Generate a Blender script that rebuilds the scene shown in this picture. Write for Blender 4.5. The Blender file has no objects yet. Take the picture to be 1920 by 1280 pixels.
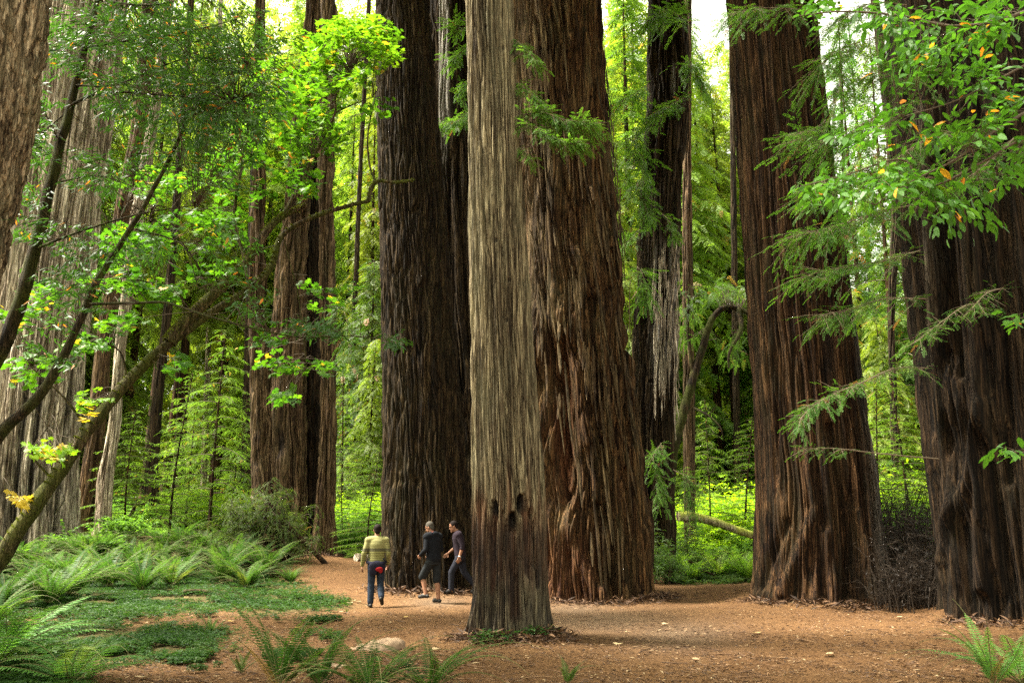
import bpy, math
import numpy as np
from mathutils import Vector

R = math.radians
sc = bpy.context.scene
COL = sc.collection
PI = math.pi

# ------------------------------------------------------------------ camera geometry
CAM = np.array([0.0, 0.0, 1.6])
FPX = 1660.0                       # focal length in pixels of a 1920 wide frame
PITCH = math.atan(360.0 / FPX)     # horizon lies 360 px under the middle of the frame
FWD = np.array([0, math.cos(PITCH), math.sin(PITCH)])
UPV = np.array([0, -math.sin(PITCH), math.cos(PITCH)])

def ray(px, py):
    return FWD + np.array([1.0, 0, 0]) * ((px - 960) / FPX) + UPV * ((640 - py) / FPX)

def P(px, py, D):
    """world point seen at photo pixel (px, py) at distance D along +Y"""
    d = ray(px, py)
    return CAM + d * (D / d[1])

def proj(V):
    W = np.asarray(V, float) - CAM
    f = W @ FWD
    return 960 + FPX * W[..., 0] / f, 640 - FPX * (W @ UPV) / f

# ------------------------------------------------------------------ noise
_rs = np.random.RandomState(7)
_perm = _rs.permutation(512).astype(np.int64)
_perm = np.concatenate([_perm, _perm, _perm])
_grad = _rs.normal(size=(512, 3))
_grad /= np.linalg.norm(_grad, axis=1)[:, None]

def noise3(p):
    p = np.asarray(p, float)
    i = np.floor(p).astype(np.int64)
    f = p - i
    i &= 511
    u = f * f * f * (f * (f * 6 - 15) + 10)
    out = 0
    for dx in (0, 1):
        wx = u[..., 0] if dx else 1 - u[..., 0]
        for dy in (0, 1):
            wy = u[..., 1] if dy else 1 - u[..., 1]
            for dz in (0, 1):
                wz = u[..., 2] if dz else 1 - u[..., 2]
                h = _perm[_perm[_perm[(i[..., 0] + dx) & 511] + ((i[..., 1] + dy) & 511)] % 512 + ((i[..., 2] + dz) & 511)] % 512
                g = _grad[h]
                out = out + wx * wy * wz * (g[..., 0] * (f[..., 0] - dx) + g[..., 1] * (f[..., 1] - dy) + g[..., 2] * (f[..., 2] - dz))
    return out * 1.6

def n2(x, y, s, seed=0.0):
    return noise3(np.stack([x / s, y / s, np.full_like(x, seed + 0.37)], -1))

def sstep(a, b, x):
    t = np.clip((x - a) / (b - a), 0, 1)
    return t * t * (3 - 2 * t)

# ------------------------------------------------------------------ mesh builder
class MB:
    def __init__(self):
        self.V, self.F, self.T, self.n = [], [], [], 0
    def add(self, V, F, mat=0, tint=0.5, smooth=True):
        V = np.asarray(V, float).reshape(-1, 3)
        F = np.asarray(F, np.int64)
        if len(V) == 0 or len(F) == 0:
            return
        t = np.broadcast_to(np.asarray(tint, float), (len(V),)) if np.ndim(tint) == 0 else np.asarray(tint, float)
        self.V.append(V); self.T.append(t)
        self.F.append((F + self.n, mat, smooth)); self.n += len(V)
    def mesh(self, name, mats, attrs=None, origin=None):
        V = np.concatenate(self.V).astype(np.float32)
        if origin is not None:
            V = V - np.asarray(origin, np.float32)
        me = bpy.data.meshes.new(name)
        me.vertices.add(len(V)); me.vertices.foreach_set('co', V.ravel())
        li = np.concatenate([f.ravel() for f, _, _ in self.F]).astype(np.int32)
        tot = np.concatenate([np.full(len(f), f.shape[1]) for f, _, _ in self.F])
        mi = np.concatenate([np.full(len(f), m) for f, m, _ in self.F]).astype(np.int32)
        sm = np.concatenate([np.full(len(f), s) for f, _, s in self.F])
        st = np.concatenate([[0], np.cumsum(tot)[:-1]]).astype(np.int32)
        me.loops.add(len(li)); me.loops.foreach_set('vertex_index', li)
        me.polygons.add(len(tot)); me.polygons.foreach_set('loop_start', st)
        me.polygons.foreach_set('material_index', mi)
        me.polygons.foreach_set('use_smooth', sm.astype(bool))
        me.update(calc_edges=True)
        a = me.attributes.new('tint', 'FLOAT', 'POINT')
        a.data.foreach_set('value', np.concatenate(self.T).astype(np.float32))
        for k, v in (attrs or {}).items():
            a = me.attributes.new(k, 'FLOAT', 'POINT')
            a.data.foreach_set('value', np.asarray(v, np.float32))
        for m in mats:
            me.materials.append(m)
        return me

def unit(v):
    v = np.asarray(v, float)
    return v / (np.linalg.norm(v, axis=-1, keepdims=True) + 1e-12)

def tube(Pt, Rd, k=6, cap=True):
    Pt = np.asarray(Pt, float); n = len(Pt)
    Rd = np.broadcast_to(np.asarray(Rd, float), (n,))
    T = unit(np.gradient(Pt, axis=0))
    m = unit(T.mean(0) + 1e-9)
    ref = np.array([0, 0, 1.0]) if abs(m[2]) < 0.75 else np.array([1.0, 0, 0])
    A = unit(np.cross(T, ref)); B = np.cross(A, T)
    th = np.linspace(0, 2 * PI, k, endpoint=False)
    V = Pt[:, None] + Rd[:, None, None] * (np.cos(th)[None, :, None] * A[:, None] + np.sin(th)[None, :, None] * B[:, None])
    i, j = np.meshgrid(np.arange(n - 1), np.arange(k), indexing='ij')
    F = np.stack([i * k + j, i * k + (j + 1) % k, (i + 1) * k + (j + 1) % k, (i + 1) * k + j], -1).reshape(-1, 4)
    return V.reshape(-1, 3), F

def spline(pts, n):
    """smooth curve through points (Catmull-Rom), n samples"""
    pts = np.asarray(pts, float)
    if len(pts) == 2:
        return pts[0] + (pts[1] - pts[0]) * np.linspace(0, 1, n)[:, None]
    q = np.vstack([2 * pts[0] - pts[1], pts, 2 * pts[-1] - pts[-2]])
    t = np.linspace(0, len(pts) - 1 - 1e-9, n)
    i = t.astype(int); f = (t - i)[:, None]
    p0, p1, p2, p3 = q[i], q[i + 1], q[i + 2], q[i + 3]
    return 0.5 * (2 * p1 + (p2 - p0) * f + (2 * p0 - 5 * p1 + 4 * p2 - p3) * f ** 2 + (3 * p1 - p0 - 3 * p2 + p3) * f ** 3)

def frames(dirs, ups):
    """(N,3,3) bases whose first axis is dirs and third axis is near ups"""
    X = unit(dirs); Y = unit(np.cross(ups, X)); Z = np.cross(X, Y)
    return np.stack([X, Y, Z], -1)

def stamp(mb, tmplV, tmplF, pos, M, scale, mat=0, tint=None):
    """copies of a template (k verts) at N frames, all into one mesh"""
    pos = np.asarray(pos, float); N = len(pos)
    if N == 0:
        return
    k = len(tmplV)
    scale = np.broadcast_to(np.asarray(scale, float), (N,))
    V = np.einsum('nij,kj->nki', M, tmplV) * scale[:, None, None] + pos[:, None]
    F = (np.asarray(tmplF)[None] + (np.arange(N) * k)[:, None, None]).reshape(-1, np.asarray(tmplF).shape[1])
    t = 0.5 if tint is None else np.repeat(tint, k)
    mb.add(V.reshape(-1, 3), F, mat, t, smooth=False)

# ------------------------------------------------------------------ objects
def tag(o, label=None, cat=None, group=None, kind=None):
    if label: o['label'] = label
    if cat: o['category'] = cat
    if group: o['group'] = group
    if kind: o['kind'] = kind
    return o

def thing(name, label, cat, loc=(0, 0, 0), group=None):
    o = bpy.data.objects.new(name, None); COL.objects.link(o)
    o.location = tuple(float(c) for c in loc)
    o.empty_display_size = 0.2
    return tag(o, label, cat, group)

def put(name, me, parent=None, label=None):
    o = bpy.data.objects.new(name, me); COL.objects.link(o)
    if parent is not None: o.parent = parent
    if label: o['label'] = label
    return o

def copy_tree(o, parent=None):
    c = o.copy(); COL.objects.link(c)
    if parent is not None: c.parent = parent
    for ch in list(o.children):
        copy_tree(ch, c)
    return c

# ------------------------------------------------------------------ materials
def newmat(name):
    m = bpy.data.materials.new(name); m.use_nodes = True
    nt = m.node_tree; nt.nodes.clear()
    out = nt.nodes.new('ShaderNodeOutputMaterial')
    return m, nt, out

def N(nt, t, **kw):
    n = nt.nodes.new(t)
    for k, v in kw.items():
        if k.startswith('i_'):
            key = k[2:]
            n.inputs[int(key) if key.isdigit() else key.replace('_', ' ')].default_value = v
        else:
            setattr(n, k, v)
    return n

def L(nt, a, b):
    nt.links.new(a, b)

def ramp(nt, fac, stops, interp='LINEAR'):
    r = nt.nodes.new('ShaderNodeValToRGB'); r.color_ramp.interpolation = interp
    e = r.color_ramp.elements
    while len(e) < len(stops): e.new(0.5)
    for el, (p, c) in zip(e, stops):
        el.position = p; el.color = (c[0], c[1], c[2], 1)
    L(nt, fac, r.inputs[0]); return r.outputs[0]

def mixc(nt, fac, a, b, mode='MIX'):
    m = nt.nodes.new('ShaderNodeMix'); m.data_type = 'RGBA'; m.blend_type = mode
    for s, v in ((m.inputs[0], fac), (m.inputs[6], a), (m.inputs[7], b)):
        if hasattr(v, 'is_linked') or hasattr(v, 'links'): L(nt, v, s)
        elif isinstance(v, (int, float)): s.default_value = v
        else: s.default_value = (v[0], v[1], v[2], 1)
    return m.outputs[2]

def math_(nt, op, a, b=0.5, c=None, clamp=False):
    m = nt.nodes.new('ShaderNodeMath'); m.operation = op; m.use_clamp = clamp
    for s, v in zip(m.inputs, (a, b, c)):
        if v is None: continue
        if isinstance(v, (int, float)): s.default_value = v
        else: L(nt, v, s)
    return m.outputs[0]

def attr(nt, name):
    return N(nt, 'ShaderNodeAttribute', attribute_name=name).outputs['Fac']

def objnoise(nt, scale, detail=6, rough=0.6, dist=0.0):
    tc = N(nt, 'ShaderNodeTexCoord'); mp = N(nt, 'ShaderNodeMapping')
    mp.inputs['Scale'].default_value = scale
    L(nt, tc.outputs['Object'], mp.inputs[0])
    nz = N(nt, 'ShaderNodeTexNoise', i_Scale=1.0, i_Detail=detail, i_Roughness=rough, i_Distortion=dist)
    L(nt, mp.outputs[0], nz.inputs['Vector'])
    return nz.outputs[0]

def bark(name, light, dark, moss=(0.11, 0.12, 0.05), moss_amt=0.3, s=9.0, rough=0.9, bump=0.5, pale=(0.33, 0.31, 0.28), red=(0.10, 0.036, 0.016), green=(0.055, 0.065, 0.012)):
    m, nt, out = newmat(name)
    st = objnoise(nt, (s, s, s * 0.03), 9, 0.7, 0.15)
    fi = objnoise(nt, (s * 3.6, s * 3.6, s * 0.10), 5, 0.65)
    lo = objnoise(nt, (0.9, 0.9, 0.25), 4, 0.6)
    mo = objnoise(nt, (1.7, 1.7, 0.5), 6, 0.7)
    c = ramp(nt, st, [(0.37, [0.7 * b for b in dark]), (0.44, dark), (0.52, [0.55 * a + 0.45 * b for a, b in zip(light, dark)]), (0.62, light)])
    f2 = ramp(nt, fi, [(0.39, (0.30, 0.27, 0.25)), (0.49, (0.92, 0.91, 0.9)), (0.60, (1.6, 1.6, 1.6))])
    c = mixc(nt, 0.9, c, f2, 'MULTIPLY')
    vf = objnoise(nt, (s * 9, s * 9, s * 0.5), 3, 0.6)
    c = mixc(nt, 0.8, c, ramp(nt, vf, [(0.36, (0.5, 0.48, 0.46)), (0.62, (1.45, 1.45, 1.45))]), 'MULTIPLY')
    l2 = ramp(nt, lo, [(0.3, (0.7, 0.66, 0.62)), (0.7, (1.2, 1.2, 1.18))])
    c = mixc(nt, 0.8, c, l2, 'MULTIPLY')
    ck = math_(nt, 'ABSOLUTE', math_(nt, 'SUBTRACT', objnoise(nt, (s * 1.15, s * 1.15, s * 0.05), 5, 0.6, 0.4), 0.5))
    ckr = ramp(nt, ck, [(0.0, (0.16, 0.14, 0.13)), (0.018, (0.5, 0.48, 0.46)), (0.05, (1, 1, 1))])
    c = mixc(nt, 0.85, c, ckr, 'MULTIPLY')
    mf = ramp(nt, mo, [(0.45, (0, 0, 0)), (0.7, (moss_amt,) * 3)])
    c = mixc(nt, mf, c, moss)
    for an, colr, amt in (('pale', pale, 0.85), ('red', red, 0.8), ('char', (0.012, 0.011, 0.011), 0.93), ('green', green, 0.85)):
        a = attr(nt, an)
        if an == 'char':
            g = objnoise(nt, (9, 9, 1.2), 5, 0.7)
            a = math_(nt, 'MULTIPLY', a, math_(nt, 'MULTIPLY_ADD', g, 1.6, 0.2, clamp=True), clamp=True)
        cc = colr
        if an in ('pale', 'red'):
            cc = mixc(nt, 1.0, f2, colr, 'MULTIPLY')
        c = mixc(nt, math_(nt, 'MULTIPLY', a, amt), c, cc)
    b = N(nt, 'ShaderNodeBsdfPrincipled', i_Roughness=rough)
    b.inputs['Specular IOR Level'].default_value = 0.15
    L(nt, c, b.inputs['Base Color'])
    h = math_(nt, 'MULTIPLY_ADD', st, 1.0, math_(nt, 'MULTIPLY_ADD', fi, 0.5, math_(nt, 'MULTIPLY', math_(nt, 'MINIMUM', ck, 0.06), 9.0)))
    bp = N(nt, 'ShaderNodeBump', i_Strength=min(1.0, bump * 1.5), i_Distance=0.06)
    L(nt, h, bp.inputs['Height']); L(nt, bp.outputs[0], b.inputs['Normal'])
    L(nt, b.outputs[0], out.inputs[0])
    return m

def leafmat(name, stops, trans=0.45, rough=0.5, tcol=None, objvar=0.15, spec=0.3):
    m, nt, out = newmat(name)
    c = ramp(nt, attr(nt, 'tint'), stops)
    oi = N(nt, 'ShaderNodeObjectInfo')
    v = math_(nt, 'MULTIPLY_ADD', oi.outputs['Random'], 2 * objvar, 1 - objvar)
    c = mixc(nt, 1.0, c, N_rgb(nt, v), 'MULTIPLY')
    if objvar > 0.25:
        r2 = math_(nt, 'FRACT', math_(nt, 'MULTIPLY', oi.outputs['Random'], 7.31))
        c = mixc(nt, 1.0, c, ramp(nt, r2, [(0, (0.72, 0.97, 0.95)), (0.45, (1, 1, 1)), (0.8, (1.12, 1.05, 0.85)), (1, (1.12, 0.97, 0.85))]), 'MULTIPLY')
    b = N(nt, 'ShaderNodeBsdfPrincipled', i_Roughness=rough)
    b.inputs['Specular IOR Level'].default_value = spec
    L(nt, c, b.inputs['Base Color'])
    t = N(nt, 'ShaderNodeBsdfTranslucent')
    c2 = mixc(nt, 1.0, c, tcol or (1.5, 1.55, 0.7), 'MULTIPLY')
    L(nt, c2, t.inputs[0])
    mx = N(nt, 'ShaderNodeMixShader', i_0=trans)
    L(nt, b.outputs[0], mx.inputs[1]); L(nt, t.outputs[0], mx.inputs[2])
    L(nt, mx.outputs[0], out.inputs[0])
    return m

def N_rgb(nt, val):
    c = N(nt, 'ShaderNodeCombineColor')
    for i in range(3): L(nt, val, c.inputs[i])
    return c.outputs[0]

def plain(name, col, rough=0.8, noise=0.25, scale=25.0, spec=0.3):
    m, nt, out = newmat(name)
    nz = objnoise(nt, (scale,) * 3, 4, 0.6)
    k = ramp(nt, nz, [(0.3, [c * (1 - noise) for c in col]), (0.7, [c * (1 + noise) for c in col])])
    b = N(nt, 'ShaderNodeBsdfPrincipled', i_Roughness=rough)
    b.inputs['Specular IOR Level'].default_value = spec
    L(nt, k, b.inputs['Base Color']); L(nt, b.outputs[0], out.inputs[0])
    return m
# ================================================================== world, sun, camera
SUN_EL, SUN_AZ = R(60), R(-84)      # high soft light from the left; the grove itself stands under its own crowns
w = bpy.data.worlds.new('World'); sc.world = w; w.use_nodes = True
nt = w.node_tree; nt.nodes.clear()
sky = N(nt, 'ShaderNodeTexSky', sky_type='NISHITA', sun_disc=False, sun_elevation=SUN_EL, sun_rotation=SUN_AZ,
        air_density=1.0, dust_density=4.0, ozone_density=1.0)
hs = N(nt, 'ShaderNodeHueSaturation', i_Saturation=0.22)
bg = N(nt, 'ShaderNodeBackground', i_Strength=0.15)
wo = N(nt, 'ShaderNodeOutputWorld')
L(nt, sky.outputs[0], hs.inputs['Color'])
L(nt, mixc(nt, 1.0, hs.outputs[0], (1.0, 0.955, 0.74), 'MULTIPLY'), bg.inputs[0]); L(nt, bg.outputs[0], wo.inputs[0])
sl = bpy.data.lights.new('sun', 'SUN'); sl.energy = 4.0; sl.angle = R(14); sl.color = (1.0, 0.93, 0.8)
so = bpy.data.objects.new('sun', sl); COL.objects.link(so)
sd = Vector((math.sin(SUN_AZ) * math.cos(SUN_EL), math.cos(SUN_AZ) * math.cos(SUN_EL), math.sin(SUN_EL)))
so.rotation_euler = sd.to_track_quat('Z', 'Y').to_euler(); so.location = (-20, -10, 40)
cd = bpy.data.cameras.new('camera'); cam = bpy.data.objects.new('camera', cd); COL.objects.link(cam)
cd.sensor_width = 36; cd.lens = 36 * FPX / 1920; cd.clip_start = 0.1; cd.clip_end = 2000
cam.location = tuple(CAM); cam.rotation_euler = (PI / 2 + PITCH, 0, 0)
sc.camera = cam
sc.view_settings.view_transform = 'Standard'; sc.view_settings.look = 'None'
sc.view_settings.gamma = 1; sc.view_settings.exposure = 2.52
sc.cycles.max_bounces = 7; sc.cycles.diffuse_bounces = 4; sc.cycles.transmission_bounces = 4
sc.cycles.glossy_bounces = 2; sc.cycles.transparent_max_bounces = 4
sc.cycles.use_denoising = False; sc.cycles.denoising_prefilter = 'NONE'; sc.cycles.volume_bounces = 0; sc.cycles.volume_step_rate = 4
sc.cycles.sample_clamp_indirect = 4.0

# ================================================================== terrain
_cp = []
for xx in np.arange(-12, 12.1, 3):
    for yy in (-6, -2, 2, 6, 9, 12):
        _cp.append((xx, yy, 0.0))
for px, py, D in ((1640, 1152, 18.0), (1500, 1135, 19), (1420, 1098, 22.5), (1230, 1130, 21), (1020, 1132, 21), (900, 1093, 23), (860, 1112, 21.6),
                  (805, 1130, 20.8), (735, 1117, 21.5), (704, 1138, 20.2), (600, 1047, 33), (520, 1050, 33), (640, 1060, 30), (300, 1008, 43), (400, 1006, 45),
                  (140, 1045, 29), (30, 1045, 29), (200, 1003, 34), (1270, 1092, 25.5), (1340, 1065, 31), (1400, 1035, 36), (1300, 1030, 38), (1800, 1195, 13.6),
                  (1700, 1130, 18.5), (560, 1110, 22), (430, 1105, 23), (200, 1110, 22), (50, 1110, 22), (300, 1150, 17.5), (100, 1180, 15.5), (680, 1010, 45), (1650, 1000, 40)):
    _cp.append(tuple(P(px, py, D)))
for xx in np.arange(-60, 61, 20):
    for yy in (58, 75, 95):
        _cp.append((xx, yy, 2.3 + 0.01 * (yy - 58)))
_cp = np.array(_cp)

_heap = [((P((a + b) / 2, 1000, D)[0]), D, (b - a) / 2 / FPX * D) for a, b, D in ((885, 1031, 14.3), (718, 898, 23.0), (1000, 1234, 22.0), (1410, 1666, 19.8), (1776, 2180, 16.0), (-48, 146, 30.5), (475, 632, 36.0), (1180, 1276, 27.0))]

def gz(x, y):
    x = np.asarray(x, float); y = np.asarray(y, float)
    shp = np.broadcast(x, y).shape
    xf = np.broadcast_to(x, shp).ravel(); yf = np.broadcast_to(y, shp).ravel()
    out = np.empty(len(xf))
    for a in range(0, len(xf), 40000):
        b = slice(a, a + 40000)
        d2 = (xf[b, None] - _cp[None, :, 0]) ** 2 + (yf[b, None] - _cp[None, :, 1]) ** 2
        wt = 1.0 / (d2 + 0.5) ** 2
        out[b] = (wt * _cp[None, :, 2]).sum(1) / wt.sum(1)
    near = np.clip(1.4 - np.hypot(xf, yf) / 80, 0, 1)
    for hx, hy, hr in _heap:
        ds = np.hypot(xf - hx, yf - hy)
        out += 0.13 * np.exp(-((np.maximum(ds - hr, 0)) / 0.42) ** 2) * (0.7 + 0.6 * n2(xf, yf, 0.6, 3))
    out += near * (0.05 * n2(xf, yf, 2.3, 1) + 0.02 * n2(xf, yf, 0.7, 2))
    return out.reshape(shp) if shp else float(out[0])

def hit(px, py):
    """first point of the ground seen at a photo pixel"""
    d = ray(px, py); t = np.linspace(6, 80, 3000) / d[1]
    q = CAM + d * t[:, None]
    below = q[:, 2] < gz(q[:, 0], q[:, 1])
    k = int(np.argmax(below)) if below.any() else len(t) - 1
    return q[k]

def inpoly(px, py, poly):
    poly = np.asarray(poly, float); n = len(poly); ins = np.zeros(px.shape, bool)
    for i in range(n):
        x1, y1 = poly[i]; x2, y2 = poly[(i + 1) % n]
        c = ((y1 > py) != (y2 > py)) & (px < (x2 - x1) * (py - y1) / (y2 - y1 + 1e-9) + x1)
        ins ^= c
    return ins

GREEN1 = [(-400, 1000), (560, 1000), (545, 1046), (520, 1075), (560, 1100), (640, 1128), (630, 1146), (520, 1152), (420, 1140), (330, 1152), (230, 1158), (60, 1165), (-400, 1170)]
GREEN2 = [(-400, 1175), (90, 1172), (240, 1168), (380, 1182), (445, 1198), (400, 1222), (280, 1238), (150, 1262), (60, 1300), (-400, 1400)]
GREEN3 = [(1268, 1000), (1430, 1000), (1425, 1085), (1380, 1094), (1300, 1098), (1235, 1092)]

def green_mask(x, y):
    z = gz(x, y); px, py = proj(np.stack([x, y, z], -1))
    jx = 45 * n2(x, y, 0.9, 5) ; jy = 12 * n2(x, y, 0.8, 6)
    m = inpoly(px + jx, py + jy, GREEN1) | inpoly(px + jx, py + jy, GREEN2) | inpoly(px + jx, py + jy, GREEN3)
    far = (y > 36) | (x < -14) & (y > 10) | (x > 12) & (y > 24)
    return np.where(far, 1.0, np.where(y > 4, m.astype(float), (x < -3).astype(float)))

def axis(a, b, step, outs):
    return np.concatenate([[-o for o in outs[::-1]] if a < 0 else [], np.arange(a, b, step), [b] + outs])
gx = np.concatenate([[-150, -120, -90, -60, -45], np.arange(-34, 34, 0.11), [34, 45, 60, 90, 120, 150]])
gy = np.concatenate([[-60, -40, -20, -10], np.arange(-4, 8, 0.4), np.arange(8, 26, 0.075), np.arange(26, 50, 0.2), np.arange(50, 100, 2.0), [100, 120, 140, 160]])
X, Y = np.meshgrid(gx, gy, indexing='ij')
Z = gz(X, Y)
_rj = np.random.default_rng(3); gm = np.mean([green_mask(X.ravel() + _rj.normal(0, 0.3, X.size), Y.ravel() + _rj.normal(0, 0.45, X.size)) for _ in range(4)], axis=0)
inn = (np.abs(X) < 33) & (Y > 7) & (Y < 40)
xr, yr = X.ravel(), Y.ravel()
micro = 0.012 * n2(xr, yr, 0.16, 11) + 0.007 * n2(xr, yr, 0.07, 12) + 0.02 * gm * n2(xr, yr, 0.3, 13)
Zr = Z.ravel() + np.where(inn.ravel(), micro, 0)
gray = np.zeros(len(xr))
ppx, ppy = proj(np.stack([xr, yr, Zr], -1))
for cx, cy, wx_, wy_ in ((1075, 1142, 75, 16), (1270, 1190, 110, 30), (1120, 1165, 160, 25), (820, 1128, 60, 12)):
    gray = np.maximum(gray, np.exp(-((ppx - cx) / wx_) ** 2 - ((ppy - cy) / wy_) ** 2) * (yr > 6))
nx, ny = len(gx), len(gy)
i, j = np.meshgrid(np.arange(nx - 1), np.arange(ny - 1), indexing='ij')
Fg = np.stack([i * ny + j, (i + 1) * ny + j, (i + 1) * ny + j + 1, i * ny + j + 1], -1).reshape(-1, 4)
mb = MB(); mb.add(np.stack([xr, yr, Zr], -1), Fg)

m, nt, out = newmat('forest_floor')
a1 = objnoise(nt, (0.5, 0.5, 0.5), 5, 0.6)
a2 = objnoise(nt, (6, 6, 6), 8, 0.7)
a3 = objnoise(nt, (34, 34, 34), 6, 0.75)
a4 = objnoise(nt, (90, 30, 60), 3, 0.7)
c = ramp(nt, a3, [(0.3, (0.030, 0.015, 0.0065)), (0.45, (0.082, 0.044, 0.020)), (0.58, (0.148, 0.084, 0.039)), (0.72, (0.22, 0.138, 0.07))])
c = mixc(nt, 0.55, c, ramp(nt, a2, [(0.3, (0.55, 0.5, 0.45)), (0.7, (1.35, 1.3, 1.25))]), 'MULTIPLY')
c = mixc(nt, 0.8, c, ramp(nt, a1, [(0.3, (0.78, 0.72, 0.68)), (0.7, (1.2, 1.2, 1.15))]), 'MULTIPLY')
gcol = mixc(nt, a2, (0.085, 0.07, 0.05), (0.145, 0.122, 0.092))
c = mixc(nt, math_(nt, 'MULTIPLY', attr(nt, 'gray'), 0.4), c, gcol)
soil = ramp(nt, a3, [(0.3, (0.018, 0.014, 0.007)), (0.5, (0.05, 0.045, 0.017)), (0.7, (0.09, 0.095, 0.028))])
c = mixc(nt, math_(nt, 'MULTIPLY', attr(nt, 'green'), 0.85), c, soil)
b = N(nt, 'ShaderNodeBsdfPrincipled', i_Roughness=0.95); b.inputs['Specular IOR Level'].default_value = 0.1
L(nt, c, b.inputs['Base Color'])
bp = N(nt, 'ShaderNodeBump', i_Strength=0.6, i_Distance=0.03)
L(nt, math_(nt, 'MULTIPLY_ADD', a3, 1.0, math_(nt, 'MULTIPLY', a4, 0.5)), bp.inputs['Height']); L(nt, bp.outputs[0], b.inputs['Normal'])
L(nt, b.outputs[0], out.inputs[0])
ground = put('ground', mb.mesh('ground', [m], {'green': gm, 'gray': gray})); ground['kind'] = 'structure'

# ================================================================== bark materials
B_PALE = bark('bark_pale_tan', (0.295, 0.252, 0.155), (0.085, 0.064, 0.039), moss=(0.22, 0.21, 0.12), moss_amt=0.45, s=11, bump=0.45)
B_DARK = bark('bark_dark_brown', (0.062, 0.041, 0.020), (0.016, 0.010, 0.006), moss=(0.05, 0.046, 0.02), moss_amt=0.3, s=9, bump=0.6)
B_MID = bark('bark_shaggy_brown', (0.15, 0.083, 0.035), (0.034, 0.0165, 0.0072), moss=(0.10, 0.09, 0.04), moss_amt=0.45, s=8, bump=0.6, pale=(0.22, 0.165, 0.11))
B_RED = bark('bark_red_brown', (0.092, 0.048, 0.022), (0.020, 0.010, 0.0052), moss=(0.052, 0.044, 0.018), moss_amt=0.35, s=9, bump=0.5)
B_GREY = bark('bark_grey', (0.68, 0.61, 0.50), (0.24, 0.19, 0.14), moss=(0.42, 0.41, 0.28), moss_amt=0.4, s=8, bump=0.5)
B_WOVEN = bark('bark_woven', (0.44, 0.36, 0.24), (0.14, 0.10, 0.06), moss=(0.29, 0.275, 0.15), moss_amt=0.4, s=9, bump=0.6)
B_BROWN = bark('bark_warm_brown', (0.19, 0.125, 0.07), (0.05, 0.03, 0.017), moss=(0.13, 0.115, 0.055), moss_amt=0.35, s=8, bump=0.55)
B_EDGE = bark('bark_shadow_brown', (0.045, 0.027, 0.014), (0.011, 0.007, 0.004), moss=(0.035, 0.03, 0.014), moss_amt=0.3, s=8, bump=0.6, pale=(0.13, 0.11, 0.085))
B_MOSS = bark('bark_mossy', (0.085, 0.06, 0.035), (0.025, 0.018, 0.01), moss=(0.06, 0.07, 0.014), moss_amt=0.9, s=16, bump=0.6)
B_TWIG = plain('twig_bark', (0.075, 0.055, 0.035), 0.9, 0.3, 40)
B_TWIGP = plain('twig_bark_pale', (0.17, 0.13, 0.085), 0.9, 0.3, 40)

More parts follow.
